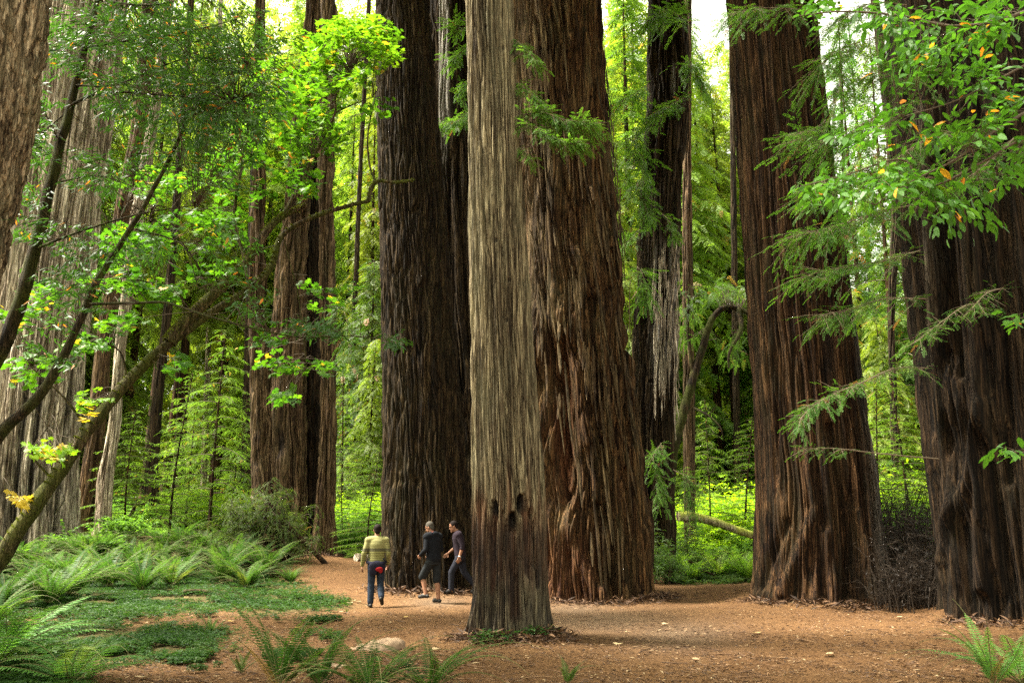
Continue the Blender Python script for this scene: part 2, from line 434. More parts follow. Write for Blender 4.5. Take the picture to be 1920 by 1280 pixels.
# ================================================================== giant trunks
def trunk_mesh(rows, D, nth=360, nz=420, seed=1, f1=(0.07, 0.22, 2.6), f2=(0.03, 0.09, 0.9), f3=(0.008, 0.035, 0.3), lob=(0.06, 5), twist=0.0,
               ext=8.0, feat=None, mats=None, wob=0.25, cross=0.0, big=None):
    """a trunk through photo outline rows (y, x_left, x_right) standing at distance D; real furrows in the mesh"""
    pts = [(P((a + b) / 2, y, D), P(a, y, D), P(b, y, D)) for y, a, b in rows]
    z = np.array([p[0][2] for p in pts]); cx = np.array([p[0][0] for p in pts]); rr = np.array([(p[2][0] - p[1][0]) / 2 for p in pts])
    o = np.argsort(z); z, cx, rr = z[o], cx[o], rr[o]
    z0 = z[0]
    ztop = z[-1] + ext
    sl = (cx[-1] - cx[-2]) / (z[-1] - z[-2]); srr = min(0, (rr[-1] - rr[-2]) / (z[-1] - z[-2]))
    zz = np.concatenate([np.linspace(z0 - 0.5, z[-1] + 0.5, nz), np.linspace(z[-1] + 0.5, ztop, max(8, nz // 8))[1:]])
    ze = np.concatenate([[z0 - 0.5], z, [ztop]])
    cxe = np.concatenate([[cx[0]], cx, [cx[-1] + sl * ext * 0.8]])
    rre = np.concatenate([[rr[0] * 1.06], rr, [max(rr[-1] * 0.7, rr[-1] + srr * ext)]])
    C = np.interp(zz, ze, cxe); Rr = np.interp(zz, ze, rre)
    k = max(3, nz // 30); ker = np.hanning(k * 2 + 1); ker /= ker.sum()
    sm = lambda a: np.convolve(np.pad(a, k, mode='edge'), ker, 'valid')
    C, Rr = sm(C), sm(Rr)
    nf = int(nth * 0.72); nb = nth - nf
    th = np.concatenate([np.linspace(-PI / 2, PI / 2, nf, endpoint=False), np.linspace(PI / 2, 1.5 * PI, nb, endpoint=False)]) - PI / 2
    TH, ZZ = np.meshgrid(th, zz, indexing='xy')
    RR = Rr[:, None] * np.ones_like(TH); CC = C[:, None] * np.ones_like(TH)
    R0 = float(np.median(rr))
    hz = ZZ - z0
    tw = TH + twist * hz
    U = np.stack([np.cos(tw) * R0, np.sin(tw) * R0, hz], -1)
    s = seed * 13.7
    wv = noise3(np.stack([U[..., 0] / 0.7 + s, U[..., 1] / 0.7, hz / 1.6 + s], -1))
    wv2 = noise3(np.stack([U[..., 0] / 0.7 + s + 50, U[..., 1] / 0.7, hz / 1.6 - s], -1))
    def layer(sc_, zs, off, wb):
        q = np.stack([(U[..., 0] + wb * wv) / sc_ + off + s, (U[..., 1] + wb * wv2) / sc_ - off, hz / zs + off], -1)
        return noise3(q)
    d = np.zeros_like(TH)
    a1 = np.clip(np.abs(layer(f1[1], f1[2], 3.1, wob * f1[1] * 2)) / 0.30, 0, 1)
    a2 = np.clip(np.abs(layer(f2[1], f2[2], 7.7, wob * f2[1] * 3)) / 0.32, 0, 1)
    d += -f1[0] * (1 - a1) ** 1.6 - f2[0] * (1 - a2) ** 1.4
    d += f3[0] * layer(f3[1], f3[2], 11.3, 0.03) * 1.5
    d += f2[0] * 0.9 * layer(f1[1] * 0.6, 0.7, 17.3, 0.05)
    if big:
        d += -big[0] * (1 - np.clip(np.abs(layer(big[1], big[2], 23.9, wob * big[1])) / 0.35, 0, 1)) ** 1.5
    if cross:
        U2 = np.stack([np.cos(tw + 0.35 * hz) * R0, np.sin(tw + 0.35 * hz) * R0, hz], -1)
        q = np.stack([U2[..., 0] / f1[1] + 31, U2[..., 1] / f1[1], hz / 1.6], -1)
        d += -cross * (1 - np.clip(np.abs(noise3(q)) / 0.28, 0, 1)) ** 1.6
    flare = np.exp(-hz / 2.2)
    lb = noise3(np.stack([np.cos(tw) * lob[1] / 2.2 + s, np.sin(tw) * lob[1] / 2.2, hz / 9 + s], -1))
    d += RR * lob[0] * lb * (0.7 + 1.3 * flare) + 0.16 * np.exp(-np.maximum(hz - 0.1, 0) / 0.45) * (0.35 + 0.9 * lb)
    V = np.stack([CC + np.cos(TH) * (RR + d), D + np.sin(TH) * (RR + d), ZZ], -1)
    at = {k_: np.zeros(TH.shape) for k_ in ('pale', 'red', 'char', 'green')}
    front = np.sin(TH) < 0.25
    if feat is not None:
        px, py = proj(V)
        dd = feat(px, py, at, TH, hz, front)
        if dd is not None:
            V = V + dd[..., None] * np.stack([np.cos(TH), np.sin(TH), np.zeros_like(TH)], -1)
    nzz = len(zz)
    a, b_ = np.meshgrid(np.arange(nzz - 1), np.arange(nth), indexing='ij')
    F = np.stack([a * nth + b_, a * nth + (b_ + 1) % nth, (a + 1) * nth + (b_ + 1) % nth, (a + 1) * nth + b_], -1).reshape(-1, 4)
    base = np.array([cx[0], D, z0])
    mb = MB(); mb.add(V.reshape(-1, 3), F)
    me = mb.mesh('trunk', mats or [B_DARK], {k_: v.ravel() for k_, v in at.items()}, origin=base)
    return me, base, (zz, C, Rr)

def on_trunk(info, D, px, py):
    """point on the trunk's front surface seen at a photo pixel (approximately)"""
    zz, C, Rr = info
    p = P(px, py, D); r = np.interp(p[2], zz, Rr); c = np.interp(p[2], zz, C)
    dx = np.clip((p[0] - c) / r, -0.98, 0.98)
    q = P(px, py, D - r * math.sqrt(1 - dx * dx))
    return q

def shards(info, D, n, seed, region, ln=(0.3, 1.1), wd=(0.02, 0.05), lift=0.07, base=(0, 0, 0)):
    """long loose strips of bark peeling off inside photo region(s) (x0, x1, y0, y1)"""
    rg = np.random.default_rng(seed); mb = MB()
    for _ in range(n):
        x0, x1, y0, y1 = region[rg.integers(len(region))]
        q = on_trunk(info, D, rg.uniform(x0, x1), rg.uniform(y0, y1))
        zz, C, Rr = info
        l = rg.uniform(*ln); w_ = rg.uniform(*wd); m_ = 7
        t = np.linspace(0, 1, m_)
        zt = q[2] - t * l
        ca = np.interp(zt, zz, C); ra = np.interp(zt, zz, Rr)
        c0 = np.interp(q[2], zz, C); th = math.atan2(q[1] - D, q[0] - c0) + t * rg.normal(0, 0.04)
        up = rg.random() < 0.3
        off = 0.01 + lift * rg.uniform(0.3, 1) * ((1 - t) if up else t) ** 2
        mid = np.stack([ca + np.cos(th) * (ra + off), D + np.sin(th) * (ra + off), zt], -1)
        tang = np.stack([-np.sin(th), np.cos(th), 0 * th], -1)
        wv = w_ * np.sin(np.clip(t * 0.9 + 0.08, 0, 1) * PI) ** 0.6
        nrm = np.stack([np.cos(th), np.sin(th), 0 * th], -1)
        A = mid + tang * wv[:, None] / 2 - nrm * 0.006; Bm = mid + nrm * 0.012; Cc = mid - tang * wv[:, None] / 2 - nrm * 0.006
        V = np.concatenate([A, Bm, Cc]); k = np.arange(m_ - 1)
        F = np.concatenate([np.stack([k, k + 1, k + 1 + m_, k + m_], -1), np.stack([k + m_, k + 1 + m_, k + 1 + 2 * m_, k + 2 * m_], -1)])
        mb.add(V, F)
    return mb
def zero_attrs(me):
    return me

def gauss(px, py, cx, cy, wx, wy):
    return np.exp(-(((px - cx) / wx) ** 2 + ((py - cy) / wy) ** 2))

def ridge(px, py, pts, w):
    """falloff around a polyline in the outline's pixels"""
    best = np.full(px.shape, 1e9)
    for (x1, y1), (x2, y2) in zip(pts[:-1], pts[1:]):
        t = np.clip(((px - x1) * (x2 - x1) + (py - y1) * (y2 - y1)) / ((x2 - x1) ** 2 + (y2 - y1) ** 2), 0, 1)
        best = np.minimum(best, np.hypot(px - x1 - t * (x2 - x1), py - y1 - t * (y2 - y1)))
    return np.exp(-(best / w) ** 2)

GROVE = 'giant redwoods of the grove'
# --- hero: pale slender trunk with burn hollows
def feat_hero(px, py, at, TH, hz, front):
    d = np.zeros(px.shape)
    for cx, cy, wx_, wy_, dep in ((926, 950, 7, 13, 0.17), (979, 941, 9, 15, 0.22), (961, 974, 10, 15, 0.2)):
        hw = wx_ * (1 - 0.45 * np.clip((cy - py) / wy_, 0, 1.2)) * (1 + 0.25 * noise3(np.stack([px / 8, py / 8, 0 * px + cx], -1)))
        g = np.exp(-((px - cx) / hw) ** 4) * sstep(cy - wy_ * 1.15, cy - wy_ * 0.75, py) * (1 - sstep(cy + wy_ * 0.2, cy + wy_ * 2.2, py)) * front
        d -= dep * g; at['char'] = np.maximum(at['char'], np.clip(g * 1.3, 0, 1))
    for cx, y0, y1, w_ in ((926, 960, 1130, 7), (960, 985, 1180, 13), (988, 955, 1100, 8)):
        g = np.exp(-((px - cx - (py - y0) * 0.04 * np.sign(cx - 955)) / w_) ** 4) * sstep(y0 - 6, y0 + 6, py) * (1 - sstep(y1 - 30, y1, py)) * front
        d -= 0.07 * g; at['red'] = np.maximum(at['red'], g * 0.9)
    g = ridge(px, py, [(943, 960), (941, 1190)], 3) + ridge(px, py, [(1000, 965), (1010, 1100)], 3)
    d -= 0.08 * np.clip(g, 0, 1) * front
    low = sstep(880, 1010, py + 70 * noise3(np.stack([px / 12, py / 130, 0 * px + 6.1], -1)))
    nz_ = np.clip(noise3(np.stack([px / 9, py / 60, np.full(px.shape, 2.2)], -1)) * 1.5 + 0.25, 0, 1)
    at['char'] = np.maximum(at['char'], (0.68 + 0.32 * nz_) * low * sstep(940, 1010, py) * 0.9)
    at['red'] = np.maximum(at['red'], 0.75 * low * (1 - 0.8 * sstep(1060, 1130, py)))
    for cx, cy, w_ in ((930, 450, 3), (950, 600, 3.5), (955, 525, 3), (963, 100, 4), (945, 90, 4), (910, 50, 3), (935, 1070, 6), (968, 1085, 5), (1000, 1060, 5), (918, 1150, 14)):
        g = gauss(px, py, cx, cy, w_, w_ * 1.3) * front
        d -= 0.035 * g; at['char'] = np.maximum(at['char'], 0.8 * g)
    return d
D_HERO = 14.3
me, base, I_HERO = trunk_mesh([(1205, 883, 1033), (1170, 885, 1031), (1140, 890, 1028), (1050, 889, 1026), (950, 887, 1024), (850, 885, 1016), (750, 884, 1008), (600, 883, 996), (400, 880, 983), (200, 878, 972), (0, 874, 962)],
    D_HERO, 520, 640, 3, (0.065, 0.10, 4.5), (0.034, 0.045, 2.2), (0.009, 0.018, 0.7), (0.05, 6), 0.006, 14, feat_hero, [B_PALE])
HERO = thing('redwood_tree', 'slender pale tan redwood in the middle with dark burn hollows low on its trunk', 'tree', base, GROVE)
put('trunk', me, HERO)

# --- thick dark trunk behind the walkers
D_LEFT = 23.0
me, base, I_LEFT = trunk_mesh([(1118, 722, 900), (1090, 716, 896), (1000, 714, 888), (900, 716, 879), (800, 718, 870), (600, 716, 853), (400, 711, 837), (200, 707, 820), (0, 705, 803)],
    D_LEFT, 400, 520, 5, (0.09, 0.15, 3.2), (0.045, 0.075, 1.3), (0.014, 0.035, 0.5), (0.05, 5), 0.01, 18,
    lambda px, py, at, TH, hz, fr: -0.1 * sum(gauss(px, py, a, b, 6, 8) * fr for a, b in ((752, 900), (782, 903), (833, 1010))), [B_DARK], wob=0.5)
LEFT = thing('redwood_tree', 'thick dark furrowed redwood standing right behind the three walkers', 'tree', base, GROVE)
put('trunk', me, LEFT)

# --- trunk behind, with a bare grey strip
def feat_strip(px, py, at, TH, hz, front):
    w0 = 829 - 0.02 * (py - 0); g = np.exp(-((px - (834 - np.clip(py - 200, 0, 300) * 0.02)) / 10) ** 6) * (1 - sstep(180, 330, py)) * front
    at['pale'] = np.maximum(at['pale'], g)
    return 0.10 * g
D_STRIP = 27.0
me, base, I_STRIP = trunk_mesh([(1080, 800, 965), (800, 800, 945), (400, 800, 915), (0, 796, 898)], D_STRIP, 320, 420, 8, (0.09, 0.2, 4.0), (0.03, 0.08, 1.5), (0.008, 0.04, 0.4), (0.05, 5), 0, 16, feat_strip, [B_DARK], big=(0.12, 0.4, 8.0))
STRIP = thing('redwood_tree', 'redwood hidden behind the pale trunk, showing one smooth bare grey strip', 'tree', base, GROVE)
put('trunk', me, STRIP)

# --- huge shaggy trunk
def feat_shag(px, py, at, TH, hz, front):
    d = np.zeros(px.shape)
    pl = np.exp(-((px - (990 + 0.04 * py)) / 26) ** 4) * (1 - sstep(520, 680, py)) * front
    at['pale'] = np.maximum(at['pale'], pl * 0.4)
    hol = np.exp(-((px - (1048 + 0.02 * (py - 650))) / 20) ** 2) * sstep(600, 680, py) * (1 - sstep(900, 1000, py)) * front
    d -= 0.55 * hol; at['red'] = np.maximum(at['red'], hol * 0.9)
    hol2 = np.exp(-((px - 1017 + 0.02 * (500 - py)) / 6) ** 2) * sstep(60, 140, py) * (1 - sstep(480, 620, py)) * front
    d -= 0.35 * hol2
    rd = ridge(px, py, [(1035, 760), (1040, 840), (1060, 930), (1078, 1010), (1105, 1080), (1140, 1140)], 15)
    d += 0.22 * rd * front
    rd2 = ridge(px, py, [(1055, 590), (1064, 660), (1085, 740), (1100, 830)], 12)
    d += 0.15 * rd2 * front
    hole = gauss(px, py, 1061, 931, 6, 7) * front
    d -= 0.3 * hole; at['char'] = np.maximum(at['char'], hole)
    low = sstep(940, 1050, py) * front * (1 - sstep(1060, 1180, px))
    at['red'] = np.maximum(at['red'], 0.5 * low)
    for x1, y1, x2, y2, w_ in ((1135, 830, 1150, 1120, 8), (1180, 880, 1195, 1125, 6), (1110, 560, 1130, 800, 6), (1150, 470, 1185, 700, 6), (1120, 950, 1125, 1090, 7)):
        d -= 0.30 * ridge(px, py, [(x1, y1), (x2, y2)], w_) * front
    return d
D_SHAG = 22.0
me, base, I_SHAG = trunk_mesh([(1132, 1000, 1236), (1080, 1000, 1230), (1000, 998, 1222), (900, 995, 1208), (800, 990, 1195), (700, 985, 1187), (600, 980, 1177), (500, 975, 1167), (400, 970, 1157), (200, 960, 1139), (100, 955, 1132), (0, 950, 1123)],
    D_SHAG, 560, 640, 11, (0.13, 0.20, 5.0), (0.07, 0.085, 2.2), (0.018, 0.035, 0.8), (0.05, 6), -0.008, 18, feat_shag, [B_MID], wob=0.4, big=(0.20, 0.55, 7.0))
SHAG = thing('redwood_tree', 'huge shaggy brown redwood with peeling bark strips and a bulging root buttress', 'tree', base, GROVE)
put('trunk', me, SHAG)
mbs = shards(I_SHAG, D_SHAG, 190, 4, [(985, 1040, 20, 700), (1040, 1120, 0, 700), (1100, 1180, 300, 1000), (1130, 1155, 80, 420), (985, 1030, 0, 640), (1040, 1180, 500, 800)], (0.5, 2.0), (0.04, 0.10), 0.16)
B_PEEL = bark('bark_peeling', (0.15, 0.105, 0.055), (0.05, 0.032, 0.018), moss=(0.12, 0.108, 0.05), s=8)
put('peeling_bark', mbs.mesh('peeling_bark', [B_PEEL], origin=base), SHAG)
q = on_trunk(I_SHAG, D_SHAG, 1104, 357)
mb = MB(); mb.add(*tube(spline([q + (0, 0.1, 0), q + (0.02, -0.15, 0.02), q + (0.06, -0.22, -0.1), q + (0.09, -0.24, -0.36)], 9), [0.05, .05, .05, .05, .045, .045, .04, .04, .03], 10))
put('branch_stub', mb.mesh('branch_stub', [B_BROWN], origin=base), SHAG)

# --- far dark trunk with a bleached side
def feat_snag(px, py, at, TH, hz, front):
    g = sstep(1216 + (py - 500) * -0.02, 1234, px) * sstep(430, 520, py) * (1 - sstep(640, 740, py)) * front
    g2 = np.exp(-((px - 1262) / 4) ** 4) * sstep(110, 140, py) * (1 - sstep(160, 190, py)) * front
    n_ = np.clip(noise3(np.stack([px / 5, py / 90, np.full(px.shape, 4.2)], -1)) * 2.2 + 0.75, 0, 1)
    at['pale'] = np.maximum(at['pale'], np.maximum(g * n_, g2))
    return -0.12 * g * (1 - n_) + 0.08 * gauss(px, py, 1222, 715, 10, 8) - 0.2 * gauss(px, py, 1222, 715, 6, 3)
D_SNAG = 27.0
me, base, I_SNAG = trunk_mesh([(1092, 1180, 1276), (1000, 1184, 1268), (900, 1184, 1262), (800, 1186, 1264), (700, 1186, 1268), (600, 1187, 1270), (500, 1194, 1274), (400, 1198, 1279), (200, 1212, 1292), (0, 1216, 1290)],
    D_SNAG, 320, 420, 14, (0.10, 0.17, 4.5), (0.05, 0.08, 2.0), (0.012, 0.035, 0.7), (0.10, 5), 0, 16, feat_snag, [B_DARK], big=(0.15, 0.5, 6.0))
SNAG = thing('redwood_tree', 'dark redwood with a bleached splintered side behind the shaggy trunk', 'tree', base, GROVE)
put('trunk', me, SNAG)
mbs = shards(I_SNAG, D_SNAG, 110, 9, [(1225, 1272, 440, 720)], (0.5, 1.8), (0.025, 0.06), 0.16)
put('peeling_bark', mbs.mesh('peeling_bark', [B_GREY], origin=base), SNAG)

# --- right trunk
def feat_right(px, py, at, TH, hz, front):
    d = np.zeros(px.shape)
    g = np.exp(-((px - 1555 - (py - 650) * 0.02) / 12) ** 2) * sstep(540, 600, py) * (1 - sstep(700, 760, py)) * front
    d -= 0.16 * g; at['char'] = np.maximum(at['char'], 0.7 * g)
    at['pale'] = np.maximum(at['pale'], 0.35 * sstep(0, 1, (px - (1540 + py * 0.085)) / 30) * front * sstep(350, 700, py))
    for pts, w_, a_ in ((([(1505, 850), (1530, 950), (1500, 1040), (1470, 1110)]), 13, 0.16), (([(1560, 800), (1580, 900), (1600, 1000), (1590, 1120)]), 11, -0.2), (([(1600, 960), (1622, 1060), (1640, 1150)]), 10, 0.18), (([(1545, 1000), (1530, 1140)]), 11, 0.15), ((([(1475, 980), (1440, 1060), (1425, 1100)])), 9, -0.12)):
        d += a_ * ridge(px, py, pts, w_) * front
    at['char'] = np.maximum(at['char'], 0.4 * gauss(px, py, 1610, 1080, 40, 60))
    return d
D_RIGHT = 19.8
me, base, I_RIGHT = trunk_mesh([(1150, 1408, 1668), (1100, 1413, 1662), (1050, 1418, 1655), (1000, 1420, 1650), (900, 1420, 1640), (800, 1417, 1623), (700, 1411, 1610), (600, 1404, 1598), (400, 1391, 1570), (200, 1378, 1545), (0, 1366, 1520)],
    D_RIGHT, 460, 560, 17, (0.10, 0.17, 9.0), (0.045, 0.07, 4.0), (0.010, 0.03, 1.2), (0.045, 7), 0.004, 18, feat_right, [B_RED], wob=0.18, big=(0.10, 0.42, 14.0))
RIGHT = thing('redwood_tree', 'broad straight red-brown redwood with a flared base on the bare ground', 'tree', base, GROVE)
put('trunk', me, RIGHT)

# --- rightmost trunk
def feat_edge(px, py, at, TH, hz, front):
    d = np.zeros(px.shape)
    for pts, w_, a_ in (([(1740, 300), (1760, 600), (1790, 900), (1810, 1180)], 13, 0.2), ([(1815, 300), (1840, 700), (1850, 1100)], 16, 0.25), ([(1765, 300), (1795, 700)], 9, -0.25), ([(1880, 200), (1890, 900)], 10, -0.2), ([(1850, 760), (1820, 900), (1770, 1050)], 12, 0.15)):
        d += a_ * ridge(px, py, pts, w_) * front
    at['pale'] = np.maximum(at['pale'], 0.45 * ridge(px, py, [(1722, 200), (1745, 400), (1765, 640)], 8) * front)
    return d
D_EDGE = 16.0
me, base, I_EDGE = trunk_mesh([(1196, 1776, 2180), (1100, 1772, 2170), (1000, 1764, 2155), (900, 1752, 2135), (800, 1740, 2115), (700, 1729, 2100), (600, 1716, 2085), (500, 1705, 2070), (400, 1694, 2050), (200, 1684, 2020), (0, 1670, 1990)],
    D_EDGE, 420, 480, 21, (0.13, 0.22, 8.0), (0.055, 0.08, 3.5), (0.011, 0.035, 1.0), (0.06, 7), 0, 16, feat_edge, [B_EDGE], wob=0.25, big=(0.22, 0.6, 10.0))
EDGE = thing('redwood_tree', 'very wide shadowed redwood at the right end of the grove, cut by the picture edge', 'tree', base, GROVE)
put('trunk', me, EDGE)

# --- near trunk at the upper left corner
D_NEAR = 10.5
me, base, I_NEAR = trunk_mesh([(1300, -545, -125), (1100, -495, -100), (900, -455, -80), (700, -425, -62), (560, -395, -42), (500, -380, -24), (400, -360, -2), (300, -340, 24), (200, -323, 43), (100, -307, 58), (0, -295, 68)],
    D_NEAR, 460, 420, 25, (0.06, 0.17, 0.9), (0.03, 0.06, 0.35), (0.008, 0.025, 0.15), (0.05, 6), 0.05, 16, None, [B_WOVEN], wob=0.8, cross=0.05)
NEAR = thing('redwood_tree', 'near redwood with woven criss-cross bark filling the upper left corner', 'tree', base, GROVE)
put('trunk', me, NEAR)

# --- pale grey fluted trunk on the left, burnt at the foot
def feat_grey(px, py, at, TH, hz, front):
    d = np.zeros(px.shape)
    for x_, w_ in ((60, 8), (118, 6), (30, 7)):
        xx = x_ + (900 - py) * 0.11
        g = np.exp(-((px - xx) / w_) ** 2) * sstep(600, 760, py) * front
        d -= 0.3 * g; at['char'] = np.maximum(at['char'], g)
    at['char'] = np.maximum(at['char'], 0.75 * sstep(830, 960, py) * np.clip(noise3(np.stack([px / 14, py / 80, np.full(px.shape, 9.2)], -1)) * 2 + 0.5, 0, 1) * front)
    return d
D_GREY = 30.5
me, base, I_GREY = trunk_mesh([(1048, -50, 146), (960, -45, 142), (880, -40, 142), (800, -30, 143), (700, -20, 150), (600, -5, 161), (500, 8, 173), (400, 25, 187), (300, 42, 200), (200, 58, 213), (100, 72, 224), (0, 86, 233)],
    D_GREY, 400, 460, 29, (0.17, 0.2, 12.0), (0.07, 0.09, 5.0), (0.014, 0.045, 1.2), (0.05, 7), 0, 16, feat_grey, [B_GREY], wob=0.15, big=(0.2, 0.6, 14.0))
GREY = thing('redwood_tree', 'massive pale grey redwood with a blackened foot above the fern bed', 'tree', base, GROVE)
put('trunk', me, GREY)

# --- three fused stems, with a dark backing stem added behind their cleft
D_TWIN = 36.0
stems = [([(1047, 520, 584), (900, 512, 578), (800, 506, 576), (650, 505, 574), (500, 516, 576), (400, 528, 580), (200, 550, 588), (0, 572, 602)], 33, 0),
         ([(1047, 540, 612), (800, 540, 608), (500, 540, 606), (200, 560, 606), (0, 580, 612)], 39, 1.0),  # added dark stem, stands in for the shade inside the cleft
         ([(1048, 580, 634), (900, 590, 632), (700, 594, 631), (500, 594, 629), (300, 594, 629), (0, 602, 634)], 35, -0.4),
         ([(1047, 468, 552), (900, 472, 540), (800, 471, 530), (700, 468, 515), (600, 466, 502), (400, 468, 500), (200, 474, 499), (0, 480, 497)], 37, 0.3)]
TWIN = None
for rows, sd_, dy in stems:
    def feat_twin(px, py, at, TH, hz, front):
        g = gauss(px, py, 525, 830, 8, 26) * front
        at['char'] = np.maximum(at['char'], g)
        return -0.2 * g
    me, base, inf = trunk_mesh(rows, D_TWIN + dy, 240, 380, sd_, (0.13, 0.3, 5.0), (0.05, 0.12, 2.0), (0.012, 0.06, 0.5), (0.06, 5), 0, 12, feat_twin, [B_EDGE if sd_ == 39 else B_BROWN], big=(0.2, 0.7, 14.0))
    if TWIN is None:
        TWIN = thing('redwood_tree', 'redwood of three fused brown stems beside the far end of the path', 'tree', base, GROVE)
        TB = base
    o = put('trunk', me, TWIN); o.location = tuple(base - TB)

# --- slim trunks further back
SLIM = [
    ([(1005, 132, 168), (900, 152, 186), (800, 165, 198), (640, 180, 208), (400, 215, 252), (250, 246, 276), (0, 268, 296)], 37.0, B_BROWN, 'straight brown redwood trunk just behind the pale grey giant'),
    ([(1005, 178, 208), (900, 183, 212), (800, 204, 226), (650, 216, 236), (400, 246, 270), (200, 282, 302), (0, 308, 326)], 35.0, B_GREY, 'slim pinkish redwood trunk between the brown trunk and the gap of young conifers'),
    ([(1006, 255, 298), (960, 262, 298), (880, 272, 297), (750, 285, 305), (640, 300, 318), (500, 314, 330), (300, 330, 344), (0, 352, 364)], 44.0, B_DARK, 'dark leaning trunk in the gap behind the mossy maple'),
    ([(1000, 447, 474), (850, 452, 472), (650, 458, 474), (300, 470, 484), (0, 480, 492)], 50.0, B_DARK, 'thin dark trunk partly covered by the three fused stems'),
    ([(1065, 1282, 1306), (900, 1281, 1304), (700, 1280, 1302), (500, 1279, 1299), (300, 1280, 1296), (0, 1284, 1297)], 33.0, B_BROWN, 'thin reddish trunk standing clear beyond the bleached redwood'),
    ([(1010, 640, 652), (700, 655, 666), (300, 672, 681), (0, 688, 696)], 55.0, B_DARK, 'narrow far trunk in the gap left of the dark furrowed redwood'),
    ([(1000, 372, 384), (700, 384, 395), (300, 398, 408), (0, 410, 418)], 62.0, B_GREY, 'faint far trunk in the brightest part of the left gap'),
    ([(1010, 1378, 1392), (600, 1372, 1384), (200, 1368, 1379), (0, 1366, 1376)], 48.0, B_DARK, 'far trunk half covered by the broad straight redwood'),
    ([(1000, 1676, 1690), (600, 1664, 1677), (380, 1672, 1692), (200, 1655, 1674), (0, 1632, 1648)], 34.0, B_DARK, 'dark leaning trunk against the white sky by the rightmost redwood'),
]
for kk, (rows, D, mat, lab) in enumerate(SLIM):
    me, base, inf = trunk_mesh(rows, D, 90, 200, 41 + kk, (0.06, 0.16, 3.0), (0.02, 0.07, 1.2), (0.008, 0.04, 0.3), (0.06, 5), 0, 14, None, [mat])
    t = thing('redwood_tree', lab, 'tree', base, 'slim trunks of the wood behind')
    put('trunk', me, t)
# ================================================================== foliage templates
KITE = np.array([[0, 0, 0]])
def kites(base, tip, width, up, mid=0.45):
    """(n) flat pointed leaves as quads: base, side, tip, side"""
    base, tip = np.asarray(base, float), np.asarray(tip, float)
    d = tip - base
    side = unit(np.cross(d, up)) * (np.asarray(width, float)[:, None] / 2)
    m_ = base + d * mid
    V = np.stack([base, m_ + side, tip, m_ - side], 1)
    F = np.arange(len(base) * 4).reshape(-1, 4)
    return V.reshape(-1, 3), F

def conifer_spray(n=6, ln=0.42, leaf=0.15, wd=0.035, seed=0, sag=0.10):
    rg = np.random.default_rng(seed)
    t = np.repeat(np.linspace(0.08, 0.92, n), 2); sgn = np.tile([1, -1], n)
    x = t * ln; b = np.stack([x, 0 * x, -sag * t ** 2], -1)
    l_ = leaf * (1 - 0.55 * t) * rg.uniform(0.75, 1.15, len(t))
    a = R(52) + rg.normal(0, 0.15, len(t))
    d = np.stack([np.cos(a) * l_, np.sin(a) * l_ * sgn, rg.normal(-0.12, 0.12, len(t)) * l_], -1)
    b = np.vstack([b, [[ln * 0.9, 0, -sag * .8]]]); d = np.vstack([d, [[leaf * 0.6, 0, -leaf * 0.2]]])
    w_ = np.full(len(b), wd)
    return kites(b, b + d, w_, np.array([0, 0, 1.0]))
SP_FAR = [conifer_spray(6, 0.55, 0.21, 0.06, s) for s in range(3)]
SP_MID = [conifer_spray(10, 0.36, 0.085, 0.024, s) for s in range(3)]
SP_NEAR = [conifer_spray(9, 0.17, 0.042, 0.0115, s, 0.02) for s in range(3)]

MAPLE = np.array([(0, 0), (0.16, -0.10), (0.42, -0.22), (0.40, -0.02), (0.62, 0.06), (0.50, 0.24), (0.52, 0.52), (0.34, 0.46), (0.24, 0.62),
                  (0.10, 0.50), (0, 1.0), (-0.10, 0.50), (-0.24, 0.62), (-0.34, 0.46), (-0.52, 0.52), (-0.50, 0.24), (-0.62, 0.06), (-0.40, -0.02), (-0.42, -0.22), (-0.16, -0.10)])
MAPLE = np.array([(y, x) for x, y in MAPLE])
MAPLE_V = np.column_stack([MAPLE, 0.10 * np.abs(MAPLE[:, 1]) - 0.18 * MAPLE[:, 0] ** 2]); MAPLE_F = [list(range(20))]
OVAL = np.array([(0, 0), (0.25, 0.15), (0.55, 0.19), (0.82, 0.11), (1, 0), (0.82, -0.11), (0.55, -0.19), (0.25, -0.15)])
OVAL_V = np.column_stack([OVAL, 0.25 * np.abs(OVAL[:, 1]) - 0.2 * OVAL[:, 0] ** 2]); OVAL_F = [list(range(8))]
LANCE = np.array([(0, 0), (0.3, 0.10), (0.6, 0.09), (1, 0), (0.6, -0.09), (0.3, -0.10)])
LANCE_V = np.column_stack([LANCE, -0.12 * LANCE[:, 0] ** 2]); LANCE_F = [list(range(6))]

# ================================================================== leaf materials
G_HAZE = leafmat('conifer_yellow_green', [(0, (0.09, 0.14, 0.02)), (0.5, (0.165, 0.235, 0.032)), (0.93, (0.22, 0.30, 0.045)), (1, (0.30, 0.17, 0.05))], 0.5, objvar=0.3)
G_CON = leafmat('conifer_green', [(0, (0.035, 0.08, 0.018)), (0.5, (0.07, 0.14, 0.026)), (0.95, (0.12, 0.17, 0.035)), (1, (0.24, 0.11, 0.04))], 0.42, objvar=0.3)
G_DEEP = leafmat('conifer_deep_green', [(0, (0.04, 0.10, 0.018)), (0.55, (0.075, 0.18, 0.025)), (0.95, (0.13, 0.23, 0.035)), (1, (0.26, 0.12, 0.06))], 0.45)
G_MAPLE = leafmat('maple_leaf_bright', [(0, (0.035, 0.11, 0.010)), (0.4, (0.075, 0.19, 0.012)), (0.75, (0.15, 0.30, 0.014)), (0.93, (0.20, 0.33, 0.016)), (0.95, (0.45, 0.34, 0.03)), (1, (0.5, 0.3, 0.03))], 0.5, tcol=(1.2, 1.25, 0.6))
